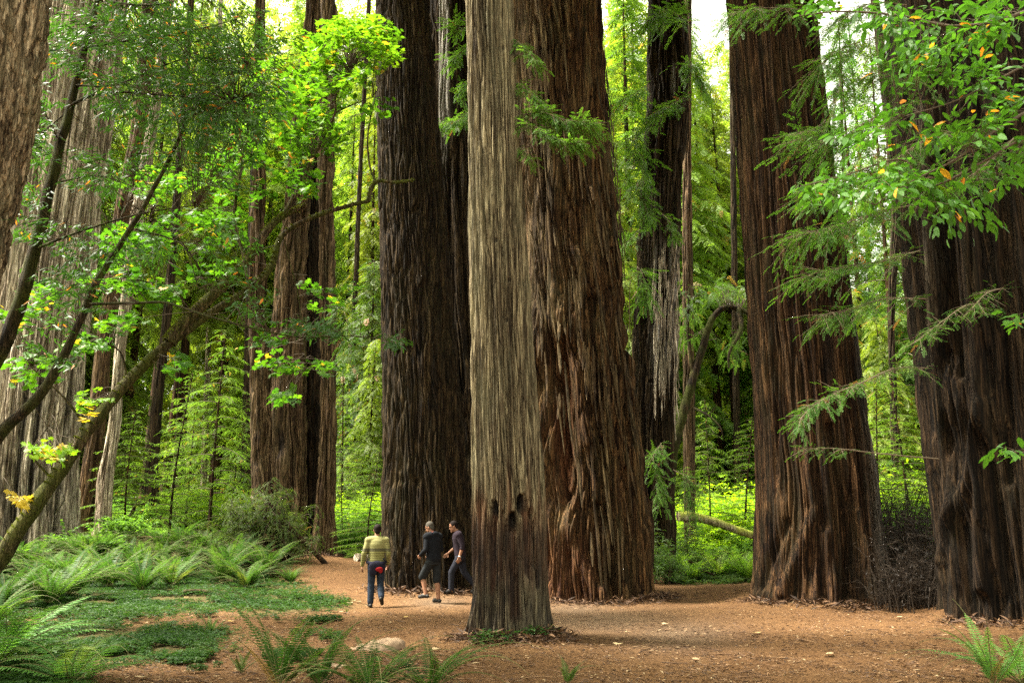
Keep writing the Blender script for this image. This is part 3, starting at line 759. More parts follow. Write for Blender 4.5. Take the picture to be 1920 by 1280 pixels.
G_BAY = leafmat('bay_leaf', [(0, (0.025, 0.07, 0.014)), (0.6, (0.045, 0.12, 0.018)), (0.93, (0.08, 0.17, 0.02)), (0.96, (0.42, 0.18, 0.03)), (1, (0.45, 0.15, 0.02))], 0.35, rough=0.45, spec=0.25)
G_DOG = leafmat('oval_leaf', [(0, (0.035, 0.105, 0.014)), (0.6, (0.065, 0.18, 0.02)), (0.90, (0.12, 0.26, 0.02)), (0.93, (0.55, 0.32, 0.03)), (1, (0.55, 0.19, 0.025))], 0.45, rough=0.45, spec=0.3)
G_FERN = leafmat('fern_green', [(0, (0.016, 0.05, 0.012)), (0.5, (0.033, 0.082, 0.016)), (0.9, (0.068, 0.13, 0.022)), (1, (0.16, 0.10, 0.04))], 0.4, objvar=0.18, spec=0.1)
G_OXAL = leafmat('clover_green', [(0, (0.014, 0.04, 0.010)), (0.6, (0.032, 0.078, 0.016)), (1, (0.07, 0.115, 0.024))], 0.35, spec=0.1)
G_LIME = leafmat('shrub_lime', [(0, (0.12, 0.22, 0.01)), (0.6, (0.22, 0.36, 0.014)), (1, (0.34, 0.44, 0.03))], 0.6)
G_DEAD = leafmat('dead_needles', [(0, (0.008, 0.005, 0.003)), (0.6, (0.018, 0.011, 0.006)), (1, (0.05, 0.03, 0.016))], 0.15)

# ================================================================== conifers of the wood behind
def conifer_mesh(H, Lm, h0, nl, seed, sprays, leaf, droop=0.5, dens=1.0, tr=0.25, sec_step=0.42, spray_scale=1.0, up=0.15, skirt=0.75, hang=1.0):
    rg = np.random.default_rng(seed)
    tp = spline([(0, 0, -0.4), (rg.normal(0, .1), rg.normal(0, .1), H * 0.4), (rg.normal(0, .15), rg.normal(0, .15), H)], 24)
    mt = MB(); mt.add(*tube(tp, np.linspace(tr, 0.02, 24) + tr * 0.5 * np.exp(-np.linspace(0, H, 24) / 0.6), 9))
    mb = MB()
    pos, dr, upv = [], [], []
    hs_ = h0 + (H - h0) * (np.linspace(0, 1, nl) ** 0.95)
    for q, h in enumerate(hs_):
        c = np.array([np.interp(h, tp[:, 2], tp[:, 0]), np.interp(h, tp[:, 2], tp[:, 1]), h])
        az = q * 2.39996 + rg.normal(0, 0.35)
        f = (h - h0) / (H - h0)
        l_ = Lm * max(0.12, (1 - f) ** skirt) * rg.uniform(0.55, 1.1) * (0.55 + 0.45 * min(1, f * 5 + 0.2))
        t = np.linspace(0, 1, 8)
        rad = np.array([math.cos(az), math.sin(az), 0]); tan = np.array([-rad[1], rad[0], 0])
        cv = rg.normal(0, 0.15)
        pth = c + rad * (l_ * t)[:, None] + tan * (cv * l_ * t ** 2)[:, None] + np.array([0, 0, 1.0]) * (l_ * (up * t - droop * t ** 2))[:, None]
        mb.add(*tube(pth, np.linspace(0.012 + 0.010 * l_, 0.004, 8), 3), mat=1)
        ns = max(4, int(l_ / sec_step * dens * 3))
        for k in range(ns):
            u = 0.12 + 0.88 * (k + rg.random()) / ns
            p0 = np.array([np.interp(u, t, pth[:, a_]) for a_ in range(3)])
            sg = 1 if k % 2 else -1
            ang = sg * rg.uniform(0.6, 1.25)
            fw = unit(np.array([np.interp(u, t, np.gradient(pth[:, a_], t)) for a_ in range(3)]))
            hd = math.cos(ang) * rad + math.sin(ang) * tan
            hd = hd + np.array([0, 0, fw[2] * 0.6 - hang * rg.uniform(0, 0.35)])
            sl_ = max(0.3, l_ * 0.42 * (1.2 - u)) * rg.uniform(0.7, 1.25)
            m_ = max(2, int(sl_ / (0.17 * spray_scale)))
            for r_ in range(m_):
                v = (r_ + 0.4 * rg.random()) / m_
                pos.append(p0 + unit(hd) * sl_ * v + np.array([0, 0, -0.25 * hang * sl_ * v * v]))
                a2 = rg.normal(0, 0.75)
                dd = hd * math.cos(a2) + np.cross([0, 0, 1.0], hd) * math.sin(a2) + np.array([0, 0, -hang * (0.3 * v + rg.uniform(0, 0.3))])
                dr.append(dd); upv.append(np.array([rg.normal(0, .35 * hang), rg.normal(0, .35 * hang), 1.0]))
    pos, dr, upv = np.array(pos), np.array(dr), np.array(upv)
    M = frames(dr, upv); n = len(pos)
    lowf = noise3(pos / 1.6 + seed * 3.1)
    tint = np.clip(0.45 + 0.38 * lowf + rg.normal(0, 0.13, n), 0, 1)
    tint = np.where(rg.random(n) < 0.015, 1.0, np.minimum(tint, 0.94))
    which = rg.integers(0, len(sprays), n)
    for k, (sv, sf) in enumerate(sprays):
        s_ = which == k
        stamp(mb, sv, sf, pos[s_], M[s_], spray_scale * rg.uniform(0.7, 1.25, s_.sum()), 0, tint[s_])
    return mt.mesh('trunk', [B_RED]), mb.mesh('crown', [leaf, B_TWIG])

def plant_tree(name, label, cat, meshes, x, y, rot, scl, group=None, sink=0.0):
    t = thing(name, label, cat, (x, y, gz(x, y) - sink), group)
    t.rotation_euler = (0.03 * math.sin(rot * 5), 0.03 * math.cos(rot * 3), rot); t.scale = (scl * (1 + 0.22 * math.sin(rot * 7)), scl * (1 + 0.22 * math.cos(rot * 4)), scl)
    put('trunk', meshes[0], t); put('crown', meshes[1], t)
    return t

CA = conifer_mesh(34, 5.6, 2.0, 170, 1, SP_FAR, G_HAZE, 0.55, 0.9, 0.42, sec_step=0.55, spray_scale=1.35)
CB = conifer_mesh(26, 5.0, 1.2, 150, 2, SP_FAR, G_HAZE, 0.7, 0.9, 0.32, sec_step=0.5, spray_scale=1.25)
CC_ = conifer_mesh(17, 4.0, 0.6, 120, 3, SP_FAR, G_CON, 0.6, 1.0, 0.2, sec_step=0.42)
G_YOUNG = leafmat('young_conifer_green', [(0, (0.065, 0.13, 0.022)), (0.5, (0.115, 0.21, 0.032)), (0.93, (0.18, 0.29, 0.045)), (1, (0.28, 0.16, 0.05))], 0.5, objvar=0.2)
CD = conifer_mesh(8.5, 2.4, 0.4, 64, 4, SP_MID, G_YOUNG, 0.28, 1.25, 0.075, sec_step=0.30, spray_scale=0.7, hang=0.3)
CE = conifer_mesh(30, 5.2, 4.0, 120, 5, SP_FAR, G_CON, 0.75, 0.75, 0.4, sec_step=0.6, spray_scale=1.3)
CI = conifer_mesh(25, 4.2, 5.0, 80, 16, SP_FAR, G_CON, 0.5, 0.8, 0.22, sec_step=0.6, spray_scale=1.0)
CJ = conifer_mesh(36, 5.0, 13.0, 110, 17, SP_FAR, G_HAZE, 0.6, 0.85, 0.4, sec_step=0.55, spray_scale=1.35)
CG = conifer_mesh(7.5, 2.9, 0.3, 60, 14, SP_MID, G_YOUNG, 0.2, 1.2, 0.07, sec_step=0.30, spray_scale=0.7, up=0.05, skirt=0.55, hang=0.25)
CH = conifer_mesh(9.5, 2.6, 0.8, 48, 15, SP_MID, G_YOUNG, 0.5, 1.2, 0.08, sec_step=0.32, spray_scale=0.7, up=0.25, skirt=0.5, hang=0.35)
CF = conifer_mesh(12, 3.4, 0.4, 100, 6, SP_FAR, G_HAZE, 0.55, 1.0, 0.13, sec_step=0.36, spray_scale=0.85)

def at_px(px, D):
    x = (px - 960) / FPX * (D * FWD[1] + 0.0) * 1.0
    # the camera looks up a little: use a point near eye height
    return P(px, 1000, D)[0]

rg0 = np.random.default_rng(99)
FAR_LABEL = {
    'l': 'tall yellow-green conifer in the bright stand behind the mossy maple and the pale grey giant',
    'm': 'tall yellow-green conifer in the stand between the three fused stems and the dark furrowed trunk',
    'c': 'tall conifer closing the gap between the bleached redwood and the broad straight redwood',
    'r': 'conifer of the thick green stand between the broad straight trunk and the rightmost one',
    'o': 'tall conifer standing behind the great trunks, seen only in slivers between them'}
FAR_GROUP = {'l': 'conifers behind the mossy maple', 'm': 'conifers behind the path', 'c': 'conifers in the centre gap', 'r': 'conifers in the right gap', 'o': 'conifers behind the great trunks'}
far = [  # photo x, distance, kind, scale, gap
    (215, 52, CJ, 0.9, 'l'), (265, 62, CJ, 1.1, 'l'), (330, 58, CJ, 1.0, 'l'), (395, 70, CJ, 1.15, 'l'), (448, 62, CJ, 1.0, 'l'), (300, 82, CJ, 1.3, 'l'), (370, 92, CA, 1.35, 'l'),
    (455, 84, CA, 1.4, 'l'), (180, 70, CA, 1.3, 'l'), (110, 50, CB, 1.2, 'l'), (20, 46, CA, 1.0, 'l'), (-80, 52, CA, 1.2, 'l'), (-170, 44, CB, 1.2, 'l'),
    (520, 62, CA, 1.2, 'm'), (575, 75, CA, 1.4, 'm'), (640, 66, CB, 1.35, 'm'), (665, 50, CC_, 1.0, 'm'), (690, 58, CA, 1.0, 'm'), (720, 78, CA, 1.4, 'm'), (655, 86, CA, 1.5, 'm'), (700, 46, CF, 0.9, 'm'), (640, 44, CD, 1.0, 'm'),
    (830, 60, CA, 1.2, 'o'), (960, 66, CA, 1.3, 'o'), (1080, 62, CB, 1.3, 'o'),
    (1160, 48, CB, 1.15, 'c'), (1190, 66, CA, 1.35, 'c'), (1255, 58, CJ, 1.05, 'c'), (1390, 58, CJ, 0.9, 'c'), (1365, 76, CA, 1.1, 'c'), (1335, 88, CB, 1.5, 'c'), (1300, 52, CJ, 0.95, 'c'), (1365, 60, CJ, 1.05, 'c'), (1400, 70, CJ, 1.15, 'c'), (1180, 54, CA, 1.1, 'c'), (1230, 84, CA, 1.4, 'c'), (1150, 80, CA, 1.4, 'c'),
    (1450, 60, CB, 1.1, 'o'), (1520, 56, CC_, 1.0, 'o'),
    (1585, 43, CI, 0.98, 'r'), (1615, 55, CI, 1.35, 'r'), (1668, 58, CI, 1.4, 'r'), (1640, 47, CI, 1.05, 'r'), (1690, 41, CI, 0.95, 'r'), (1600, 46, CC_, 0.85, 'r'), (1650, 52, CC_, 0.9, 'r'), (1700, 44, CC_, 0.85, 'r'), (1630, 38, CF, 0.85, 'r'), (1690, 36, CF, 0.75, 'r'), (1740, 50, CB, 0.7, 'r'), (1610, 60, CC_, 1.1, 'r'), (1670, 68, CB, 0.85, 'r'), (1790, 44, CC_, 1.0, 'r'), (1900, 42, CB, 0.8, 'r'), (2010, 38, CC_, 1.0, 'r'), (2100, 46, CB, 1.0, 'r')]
for px, D, ms, s, g in far:
    nm = 'tall_conifer' if g != 'r' else 'green_conifer'
    plant_tree(nm, FAR_LABEL[g], 'tree', ms, at_px(px, D), D, rg0.uniform(0, 6.28), s * rg0.uniform(0.93, 1.07), FAR_GROUP[g])

# the far wood that closes every gap: one mass of foliage with an uneven top
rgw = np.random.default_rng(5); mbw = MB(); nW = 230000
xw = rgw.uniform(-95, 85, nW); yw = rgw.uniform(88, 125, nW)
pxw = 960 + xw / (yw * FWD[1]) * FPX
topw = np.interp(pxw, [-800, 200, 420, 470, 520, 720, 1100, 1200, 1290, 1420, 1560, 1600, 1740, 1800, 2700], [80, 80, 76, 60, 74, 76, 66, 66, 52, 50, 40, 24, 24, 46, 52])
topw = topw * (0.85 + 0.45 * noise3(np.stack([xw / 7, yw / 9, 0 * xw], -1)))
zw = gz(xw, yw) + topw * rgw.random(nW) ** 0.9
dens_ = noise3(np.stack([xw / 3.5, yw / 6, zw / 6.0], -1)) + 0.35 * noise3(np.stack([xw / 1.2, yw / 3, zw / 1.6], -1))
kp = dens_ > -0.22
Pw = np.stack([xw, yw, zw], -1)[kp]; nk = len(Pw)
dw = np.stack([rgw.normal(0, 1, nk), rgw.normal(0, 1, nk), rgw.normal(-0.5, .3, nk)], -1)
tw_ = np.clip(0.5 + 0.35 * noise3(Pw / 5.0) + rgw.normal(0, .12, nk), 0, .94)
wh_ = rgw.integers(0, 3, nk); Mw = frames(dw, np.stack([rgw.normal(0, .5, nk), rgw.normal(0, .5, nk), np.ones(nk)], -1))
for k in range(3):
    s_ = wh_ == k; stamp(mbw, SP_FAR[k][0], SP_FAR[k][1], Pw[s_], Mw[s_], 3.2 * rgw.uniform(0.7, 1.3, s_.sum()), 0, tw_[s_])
fw_ = put('far_woods', mbw.mesh('far_woods', [leafmat('far_foliage_sunlit', [(0, (0.12, 0.18, 0.035)), (0.5, (0.2, 0.27, 0.05)), (1, (0.30, 0.35, 0.08))], 0.5)])); tag(fw_, 'pale mass of the far wood closing all gaps between the trunks', 'forest', kind='stuff')  # sunlight and haze of the distance are put into this lighter green

# young trees with thin stems in the bright gap at the left
for (px, D, s, lab) in ((392, 40, 1.0, 'slim young conifer with a straight bare dark stem in the bright gap'),
                        (318, 38, 0.85, 'young conifer with flat feathery sprays in front of the dark leaning trunk'),
                        (345, 42, 0.75, 'small young conifer between the leaning trunk and the straight bare stem'),
                        (432, 44, 0.8, 'young conifer just left of the three fused stems'),
                        (235, 37, 0.7, 'young conifer beside the slim pinkish trunk')):
    plant_tree('young_conifer', lab, 'tree', (CD, CG, CH)[int(px) % 3], at_px(px, D), D, rg0.uniform(0, 6.28), s, 'young conifers in the bright gap')
for (px, D, s, lab) in ((1330, 34, 0.62, 'bright young conifer above the mossy fallen log'), (1395, 33, 0.7, 'drooping young conifer against the left edge of the broad straight trunk'),
                        (645, 38, 0.6, 'young conifer at the end of the path beside the dark furrowed trunk'), (690, 33, 0.55, 'small conifer touching the dark furrowed trunk by the path'),
                        (1290, 30, 0.45, 'small bright conifer sprouting at the foot of the bleached redwood'),
                        (1700, 31, 0.75, 'young conifer behind the thicket of dead twigs'), (1655, 29, 0.7, 'young conifer hugging the right flank of the broad straight trunk')):
    plant_tree('young_conifer', lab, 'tree', (CG, CH, CD)[int(px) % 3], at_px(px, D), D, rg0.uniform(0, 6.28), s, 'young conifers of the understorey')

# crowns of the giants, above the view, put in to shade the grove
for root, z0_, sx, sz in ((HERO, 17, 0.75, 0.7), (LEFT, 18, 1.0, 0.9), (SHAG, 18, 1.15, 0.9), (RIGHT, 16.5, 1.15, 0.9), (EDGE, 14.5, 1.2, 0.95), (NEAR, 13, 0.9, 0.9), (GREY, 24, 1.1, 0.8)):
    o = put('crown', CA[1], root); o.location = (0, 0, z0_); o.scale = (sx, sx, sz); o.rotation_euler = (0, 0, rg0.uniform(0, 6.28))

# ================================================================== shrubs
def shrub_mesh(seed, rx, rz, n, leafV, leafF, size, mat, stems=9, flat=0.5):
    rg = np.random.default_rng(seed); mb = MB()
    ends = []
    for k in range(stems):
        a = rg.uniform(0, 2 * PI); r_ = rx * math.sqrt(rg.random())
        e = np.array([math.cos(a) * r_, math.sin(a) * r_, rz * rg.uniform(0.6, 1.0) * (1.15 - 0.5 * r_ / rx)])
        s_ = np.array([math.cos(a) * r_ * 0.15, math.sin(a) * r_ * 0.15, -0.1])
        pth = spline([s_, s_ * 0.3 + e * (0.5, 0.5, 0.6), e], 8)
        mb.add(*tube(pth, np.linspace(0.018, 0.004, 8), 4), mat=1); ends.append(pth)
    ends = np.array(ends)
    nc = n // 12; pos, dr, up_ = [], [], []
    for _ in range(nc):
        p = ends[rg.integers(stems)][rg.integers(3, 8)] + rg.normal(0, 1, 3) * (rx * .22, rx * .22, rz * .12)
        p[2] = max(p[2], 0.05)
        tw = unit(np.array([rg.normal(), rg.normal(), rg.normal(0, .35)]))
        for k in range(12):
            pos.append(p + tw * (k * size * 0.42) + rg.normal(0, size * 0.12, 3))
            a = (1 if k % 2 else -1) * rg.uniform(0.6, 1.2)
            dr.append(tw * math.cos(a) + np.cross([0, 0, 1.0], tw) * math.sin(a) + [0, 0, rg.normal(-0.05, .25)])
            up_.append([rg.normal(0, flat), rg.normal(0, flat), 1.0])
    pos = np.array(pos); M = frames(np.array(dr), np.array(up_))
    tint = np.clip(0.5 + 0.3 * noise3(pos / 0.5 + seed) + rg.normal(0, .15, len(pos)), 0, 0.95)
    stamp(mb, leafV, leafF, pos, M, size * rg.uniform(0.7, 1.25, len(pos)), 0, tint)
    return mb.mesh('shrub', [mat, B_TWIG])
G_LEAF = leafmat('shrub_mid_green', [(0, (0.05, 0.12, 0.018)), (0.5, (0.09, 0.19, 0.026)), (0.95, (0.14, 0.25, 0.035)), (1, (0.2, 0.2, 0.04))], 0.5, objvar=0.18, spec=0.15)
SH_LIME = shrub_mesh(1, 1.6, 1.7, 7000, OVAL_V, OVAL_F, 0.13, G_LIME, 14)
SH_GREEN = shrub_mesh(2, 1.4, 1.5, 6000, OVAL_V, OVAL_F, 0.10, G_LEAF, 12)
SH_SPR = shrub_mesh(3, 1.1, 1.6, 1500, SP_MID[0][0] / 0.36, SP_MID[0][1], 0.22, G_CON, 14)
SH_LOW = shrub_mesh(4, 1.0, 0.55, 2600, OVAL_V, OVAL_F, 0.085, G_LEAF, 10)

def bush(me, px, D, s, lab, group=None, name='leafy_shrub', zs=1.0, rot=None):
    x = at_px(px, D)
    o = put(name, me); o.location = (x, D, gz(x, D)); o.scale = (s, s, s * zs); o.rotation_euler = (0, 0, rg0.uniform(0, 6) if rot is None else rot)
    tag(o, lab, 'shrub', group); return o
for px, D, s in ((360, 47, 1.25), (405, 46, 1.35), (435, 49, 1.3), (330, 52, 1.2)):
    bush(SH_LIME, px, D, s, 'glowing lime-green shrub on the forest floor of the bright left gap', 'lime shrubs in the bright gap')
for px, D, s, me in ((640, 46, 1.3, SH_GREEN), (668, 42, 1.2, SH_LIME), (700, 40, 1.2, SH_GREEN), (655, 37, 0.9, SH_GREEN), (690, 36, 0.8, SH_LOW), (630, 52, 1.6, SH_LIME)):
    bush(me, px, D, s, 'leafy green shrub at the far end of the path, left of the dark furrowed trunk', 'shrubs at the end of the path')
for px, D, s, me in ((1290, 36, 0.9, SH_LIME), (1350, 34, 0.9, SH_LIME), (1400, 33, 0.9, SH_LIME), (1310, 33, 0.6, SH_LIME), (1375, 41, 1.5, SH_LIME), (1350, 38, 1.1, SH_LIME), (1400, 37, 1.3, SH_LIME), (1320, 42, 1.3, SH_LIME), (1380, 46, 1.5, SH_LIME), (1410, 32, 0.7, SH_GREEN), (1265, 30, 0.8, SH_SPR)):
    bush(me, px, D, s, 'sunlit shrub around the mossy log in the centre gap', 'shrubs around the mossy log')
for px, D, s, me in ((1650, 30, 1.3, SH_GREEN), (1690, 33, 1.6, SH_LIME), (1730, 30, 1.4, SH_GREEN), (1670, 38, 1.9, SH_LIME), (1720, 40, 1.9, SH_LIME), (1630, 35, 1.5, SH_GREEN)):
    bush(me, px, D, s, 'green shrub filling the gap behind the thicket of dead twigs', 'shrubs behind the dead thicket')
for px, D, s, me in ((180, 40, 1.2, SH_GREEN), (240, 43, 1.3, SH_GREEN), (290, 40, 1.0, SH_LOW), (120, 27, 0.6, SH_LOW), (170, 28, 0.75, SH_LOW), (205, 27, 0.65, SH_LOW)):
    bush(me, px, D, s, 'low pale green shrub at the feet of the slim trunks on the left', 'low shrubs at the left trunks')

SH_VINE = shrub_mesh(6, 1.3, 0.9, 1500, MAPLE_V, MAPLE_F, 0.12, G_LEAF, 10, 0.3)
for px, D, s in ((120, 27.5, 0.75), (175, 27.5, 0.8), (205, 29, 0.7), (10, 25, 0.7), (240, 33, 0.8)):
    bush(SH_VINE, px, D, s, 'low vine maple shrub with pale lobed leaves between the fern bed and the left trunks', 'vine maples behind the fern bed')
# a root mound overgrown with redwood sprouts
x, y = at_px(500, 31), 31.0
SPROUT = thing('redwood_sprout', 'bushy mound of redwood sprouts over old roots, in front of the three fused stems', 'shrub', (x, y, gz(x, y)))
G_OLIVE = leafmat('sprout_olive', [(0, (0.045, 0.08, 0.02)), (0.55, (0.09, 0.14, 0.03)), (0.95, (0.15, 0.19, 0.045)), (1, (0.2, 0.12, 0.06))], 0.4)
SPM = [conifer_mesh(2.3, 0.95, 0.25, 22, 70 + k, SP_MID, G_OLIVE, 0.35, 0.55, 0.025, sec_step=0.30, spray_scale=0.8, up=0.1, skirt=0.35)[1] for k in range(3)]
for k in range(34):
    o = put('foliage', SPM[k % 3], SPROUT)
    o.location = (rg0.normal(-0.1, 0.65), rg0.normal(0, 0.4), rg0.uniform(-0.2, 1.0)); s_ = rg0.uniform(0.5, 1.0); o.scale = (s_, s_, s_); o.rotation_euler = (rg0.normal(0, .4), rg0.normal(0, .4), rg0.uniform(0, 6))
mbr = MB()
for k in range(16):
    a = rg0.uniform(0, 6.28); l_ = rg0.uniform(1.0, 2.3)
    top = np.array([rg0.normal(0, 0.3), rg0.normal(0, 0.3), rg0.uniform(0.8, 2.2)])
    mbr.add(*tube(spline([top, top * 0.6 + np.array([math.cos(a), math.sin(a), 0]) * l_ * 0.35, np.array([math.cos(a) * l_, math.sin(a) * l_ * 0.6, -0.1])], 9), np.linspace(0.05, 0.10, 9), 6))
put('root', mbr.mesh('root', [B_RED]), SPROUT)

# sprouts at the foot of the bleached redwood
for px, D, s, zs in ((1222, 25.2, 0.55, 1.4), (1248, 25.0, 0.5, 1.1)):
    bush(SH_SPR, px, D, s, 'dark sprouting sprays climbing the foot of the bleached redwood', 'sprouts at the bleached redwood', 'redwood_sprout', zs)

# ================================================================== epicormic sprays on the giants
def spray_branch(path, n, seed, spread, sprays, scale, leaf, tw=0.012, droop=0.3, hang=0.2, dead=0.01, limb=True, tintlo=0.45):
    """a thin limb with flat redwood sprays; spread = how far side twigs reach"""
    rg = np.random.default_rng(seed); mb = MB()
    pth = spline(path, 16)
    if limb: mb.add(*tube(pth, np.linspace(tw, tw * 0.3, 16), 5), mat=1)
    pos, dr, upv = [], [], []
    T = unit(np.gradient(pth, axis=0))
    for k in range(n):
        u = rg.random() ** 0.8 * 15; i = int(u); f = u - i; i2 = min(i + 1, 15)
        p0 = pth[i] * (1 - f) + pth[i2] * f
        sd_ = unit(np.cross(T[i], [0, 0, 1.0]) + rg.normal(0, 0.25, 3)) * (1 if rg.random() < 0.5 else -1)
        d = unit(sd_ * rg.uniform(0.3, 1) + T[i] * rg.uniform(0.2, 0.9) + np.array([0, 0, rg.normal(-0.15, 0.25)]))
        ln_ = spread * rg.uniform(0.3, 1.0)
        m_ = max(3, int(ln_ / (0.075 * scale)))
        e = p0 + d * ln_ + np.array([0, 0, -droop * ln_ ** 2])
        mb.add(*tube(np.array([p0, (p0 + e) / 2 + np.array([0, 0, droop * 0.2 * ln_ ** 2]), e]), [tw * 0.35, tw * 0.3, tw * 0.15], 3), mat=1)
        for r_ in range(m_):
            v = (r_ + 0.6) / m_
            pos.append(p0 + (e - p0) * v + rg.normal(0, 0.02, 3))
            a2 = rg.choice([-1, 1]) * rg.uniform(0.3, 1.0) if r_ < m_ - 1 else 0
            dd = d * math.cos(a2) + np.cross([0, 0, 1.0], d) * math.sin(a2)
            dr.append(dd + np.array([0, 0, -hang * rg.uniform(0.2, 1.4)])); upv.append([rg.normal(0, .3), rg.normal(0, .3), 1.0])
    pos = np.array(pos); n_ = len(pos); M = frames(np.array(dr), np.array(upv))
    tint = np.clip(tintlo + 0.3 * noise3(pos / 0.6) + rg.normal(0, 0.14, n_), 0, 0.93); tint = np.where(rg.random(n_) < dead, 1.0, tint)
    wh = rg.integers(0, len(sprays), n_)
    for k, (sv, sf) in enumerate(sprays):
        s_ = wh == k; stamp(mb, sv, sf, pos[s_], M[s_], scale * rg.uniform(0.7, 1.2, s_.sum()), 0, tint[s_])
    return mb
G_FRESH = leafmat('redwood_fresh_spray', [(0, (0.06, 0.14, 0.02)), (0.55, (0.11, 0.24, 0.03)), (0.95, (0.17, 0.29, 0.04)), (1, (0.28, 0.13, 0.06))], 0.45)
def add_sprays(root, specs, name='branch_spray', sprays=None, leaf=None, more=1.0):
    loc = np.array(root.location)
    for k, (pp, n, spread, scale) in enumerate(specs):
        path = [P(*p) for p in pp]
        mb = spray_branch(path, int(n * 1.9 * more), 100 + k + int(abs(pp[0][0])), spread, sprays or SP_NEAR, scale, leaf or G_DEEP)
        put(name, mb.mesh(name, [leaf or G_DEEP, B_TWIGP], origin=loc), root)
# on the pale slender trunk: sprays to its right and to its left
add_sprays(HERO, [
    ([(958, 70, 14.3), (985, 90, 14.0), (1005, 115, 13.8)], 16, 0.32, 0.9),
    ([(965, 150, 14.3), (990, 170, 14.0), (1012, 190, 13.9)], 16, 0.30, 0.9),
    ([(970, 225, 14.3), (1010, 210, 13.9), (1060, 225, 13.7), (1112, 232, 13.6)], 44, 0.40, 1.0),
    ([(972, 235, 14.3), (1010, 240, 13.8), (1055, 265, 13.6), (1090, 270, 13.5)], 36, 0.32, 0.9),
    ([(972, 270, 14.3), (985, 285, 14.0), (998, 305, 13.9)], 9, 0.22, 0.7)], leaf=G_FRESH, more=2.2)
add_sprays(STRIP, [
    ([(880, 40, 24.9), (868, 55, 24.6), (852, 40, 24.4)], 12, 0.5, 1.5),
    ([(884, 80, 24.9), (868, 95, 24.6), (850, 110, 24.4)], 16, 0.55, 1.5),
    ([(884, 150, 24.9), (868, 160, 24.6), (866, 190, 24.4)], 14, 0.4, 1.4),
    ([(884, 205, 24.9), (860, 225, 24.4), (815, 232, 24.0)], 30, 0.6, 1.5)], leaf=G_FRESH, more=2.0)
add_sprays(SNAG, [
    ([(1290, 40, 26), (1250, 20, 25), (1215, 40, 24.5)], 30, 1.0, 2.4), ([(1285, 110, 26), (1300, 130, 25.6), (1320, 160, 25.5)], 22, 0.8, 2.2),
    ([(1290, 180, 26), (1260, 195, 25.4), (1225, 215, 25)], 26, 0.7, 2.0), ([(1215, 160, 26), (1190, 175, 25.5), (1165, 190, 25.2)], 18, 0.8, 2.0),
    ([(1210, 240, 26), (1190, 260, 25.2), (1200, 300, 24.8)], 30, 0.8, 2.0), ([(1208, 330, 26), (1195, 350, 25.2), (1215, 400, 24.9)], 34, 0.8, 1.9), ([(1240, 400, 25.8), (1255, 415, 25.4), (1265, 440, 25.3)], 8, 0.4, 1.6),
    ([(1200, 430, 26), (1185, 445, 25.6), (1160, 470, 25.4)], 14, 0.6, 1.8), ([(1195, 500, 26), (1205, 515, 25), (1212, 560, 24.8)], 26, 0.6, 1.7),
    ([(1240, 830, 25.8), (1225, 860, 25.2), (1240, 930, 25.0)], 24, 0.6, 1.7), ([(1262, 880, 26), (1290, 900, 25.6), (1300, 960, 25.4)], 16, 0.6, 1.6)], leaf=G_FRESH, more=1.6)
# on the right trunk and the rightmost trunk: hanging sprays
add_sprays(RIGHT, [
    ([(1545, 20, 19), (1440, 15, 17), (1370, 25, 16.4)], 40, 0.9, 1.7),
    ([(1545, 120, 18.5), (1575, 150, 17.5), (1560, 220, 17)], 26, 0.6, 1.4),
    ([(1548, 225, 18.5), (1530, 240, 16.5), (1490, 250, 15.8)], 22, 0.55, 1.3), ([(1555, 330, 18.5), (1540, 340, 16.5), (1520, 380, 16)], 16, 0.6, 1.3)])
add_sprays(EDGE, [
    ([(1720, 190, 15), (1640, 220, 14.5), (1570, 260, 14.2), (1500, 250, 14.0)], 54, 0.85, 1.3),
    ([(1720, 300, 15), (1650, 320, 14.5), (1580, 340, 14.2), (1530, 350, 14.0)], 50, 0.8, 1.3),
    ([(1730, 380, 15), (1640, 400, 14.0), (1560, 425, 13.6), (1490, 440, 13.4)], 56, 0.7, 1.2),
    ([(1725, 470, 15), (1650, 490, 14.4), (1580, 500, 14), (1500, 520, 13.8)], 42, 0.7, 1.2), ([(1735, 560, 15), (1660, 560, 14.4), (1590, 580, 14), (1540, 590, 13.8)], 36, 0.65, 1.1),
    ([(1740, 690, 15), (1680, 690, 13.4), (1620, 715, 12.8), (1540, 750, 12.4), (1500, 785, 12.3)], 62, 0.42, 0.85),
    ([(1760, 860, 15), (1650, 850, 13.0), (1560, 840, 12.6), (1500, 845, 12.4)], 12, 0.3, 0.8),
    ([(1850, 590, 13.9), (1820, 570, 12.5), (1770, 600, 12.0), (1720, 640, 11.8)], 26, 0.4, 0.9), ([(1880, 540, 13.9), (1850, 550, 12.2), (1820, 580, 12)], 12, 0.35, 0.8),
    ([(1830, 300, 14), (1800, 250, 12.6), (1740, 260, 12.2), (1690, 290, 12)], 44, 0.6, 1.1), ([(1900, 260, 14), (1870, 290, 12.6), (1800, 340, 12.2), (1740, 330, 12)], 44, 0.6, 1.1), ([(1760, 130, 14.6), (1700, 150, 13.6), (1640, 130, 13.2)], 36, 0.7, 1.2), ([(1700, 60, 14.8), (1640, 70, 14.0), (1570, 95, 13.6), (1540, 120, 13.5)], 40, 0.8, 1.2), ([(1700, 10, 14.8), (1640, 5, 14.2), (1580, 30, 13.8)], 30, 0.8, 1.2)], more=1.05)
# dangling sprays on the far side of the right gap, seen against the white sky
add_sprays(TWIN, [([(600, 90, 34), (625, 110, 32), (660, 150, 31)], 20, 1.4, 3.0), ([(632, 560, 34), (650, 600, 33), (655, 680, 32.5)], 24, 1.0, 2.4)], sprays=SP_NEAR)
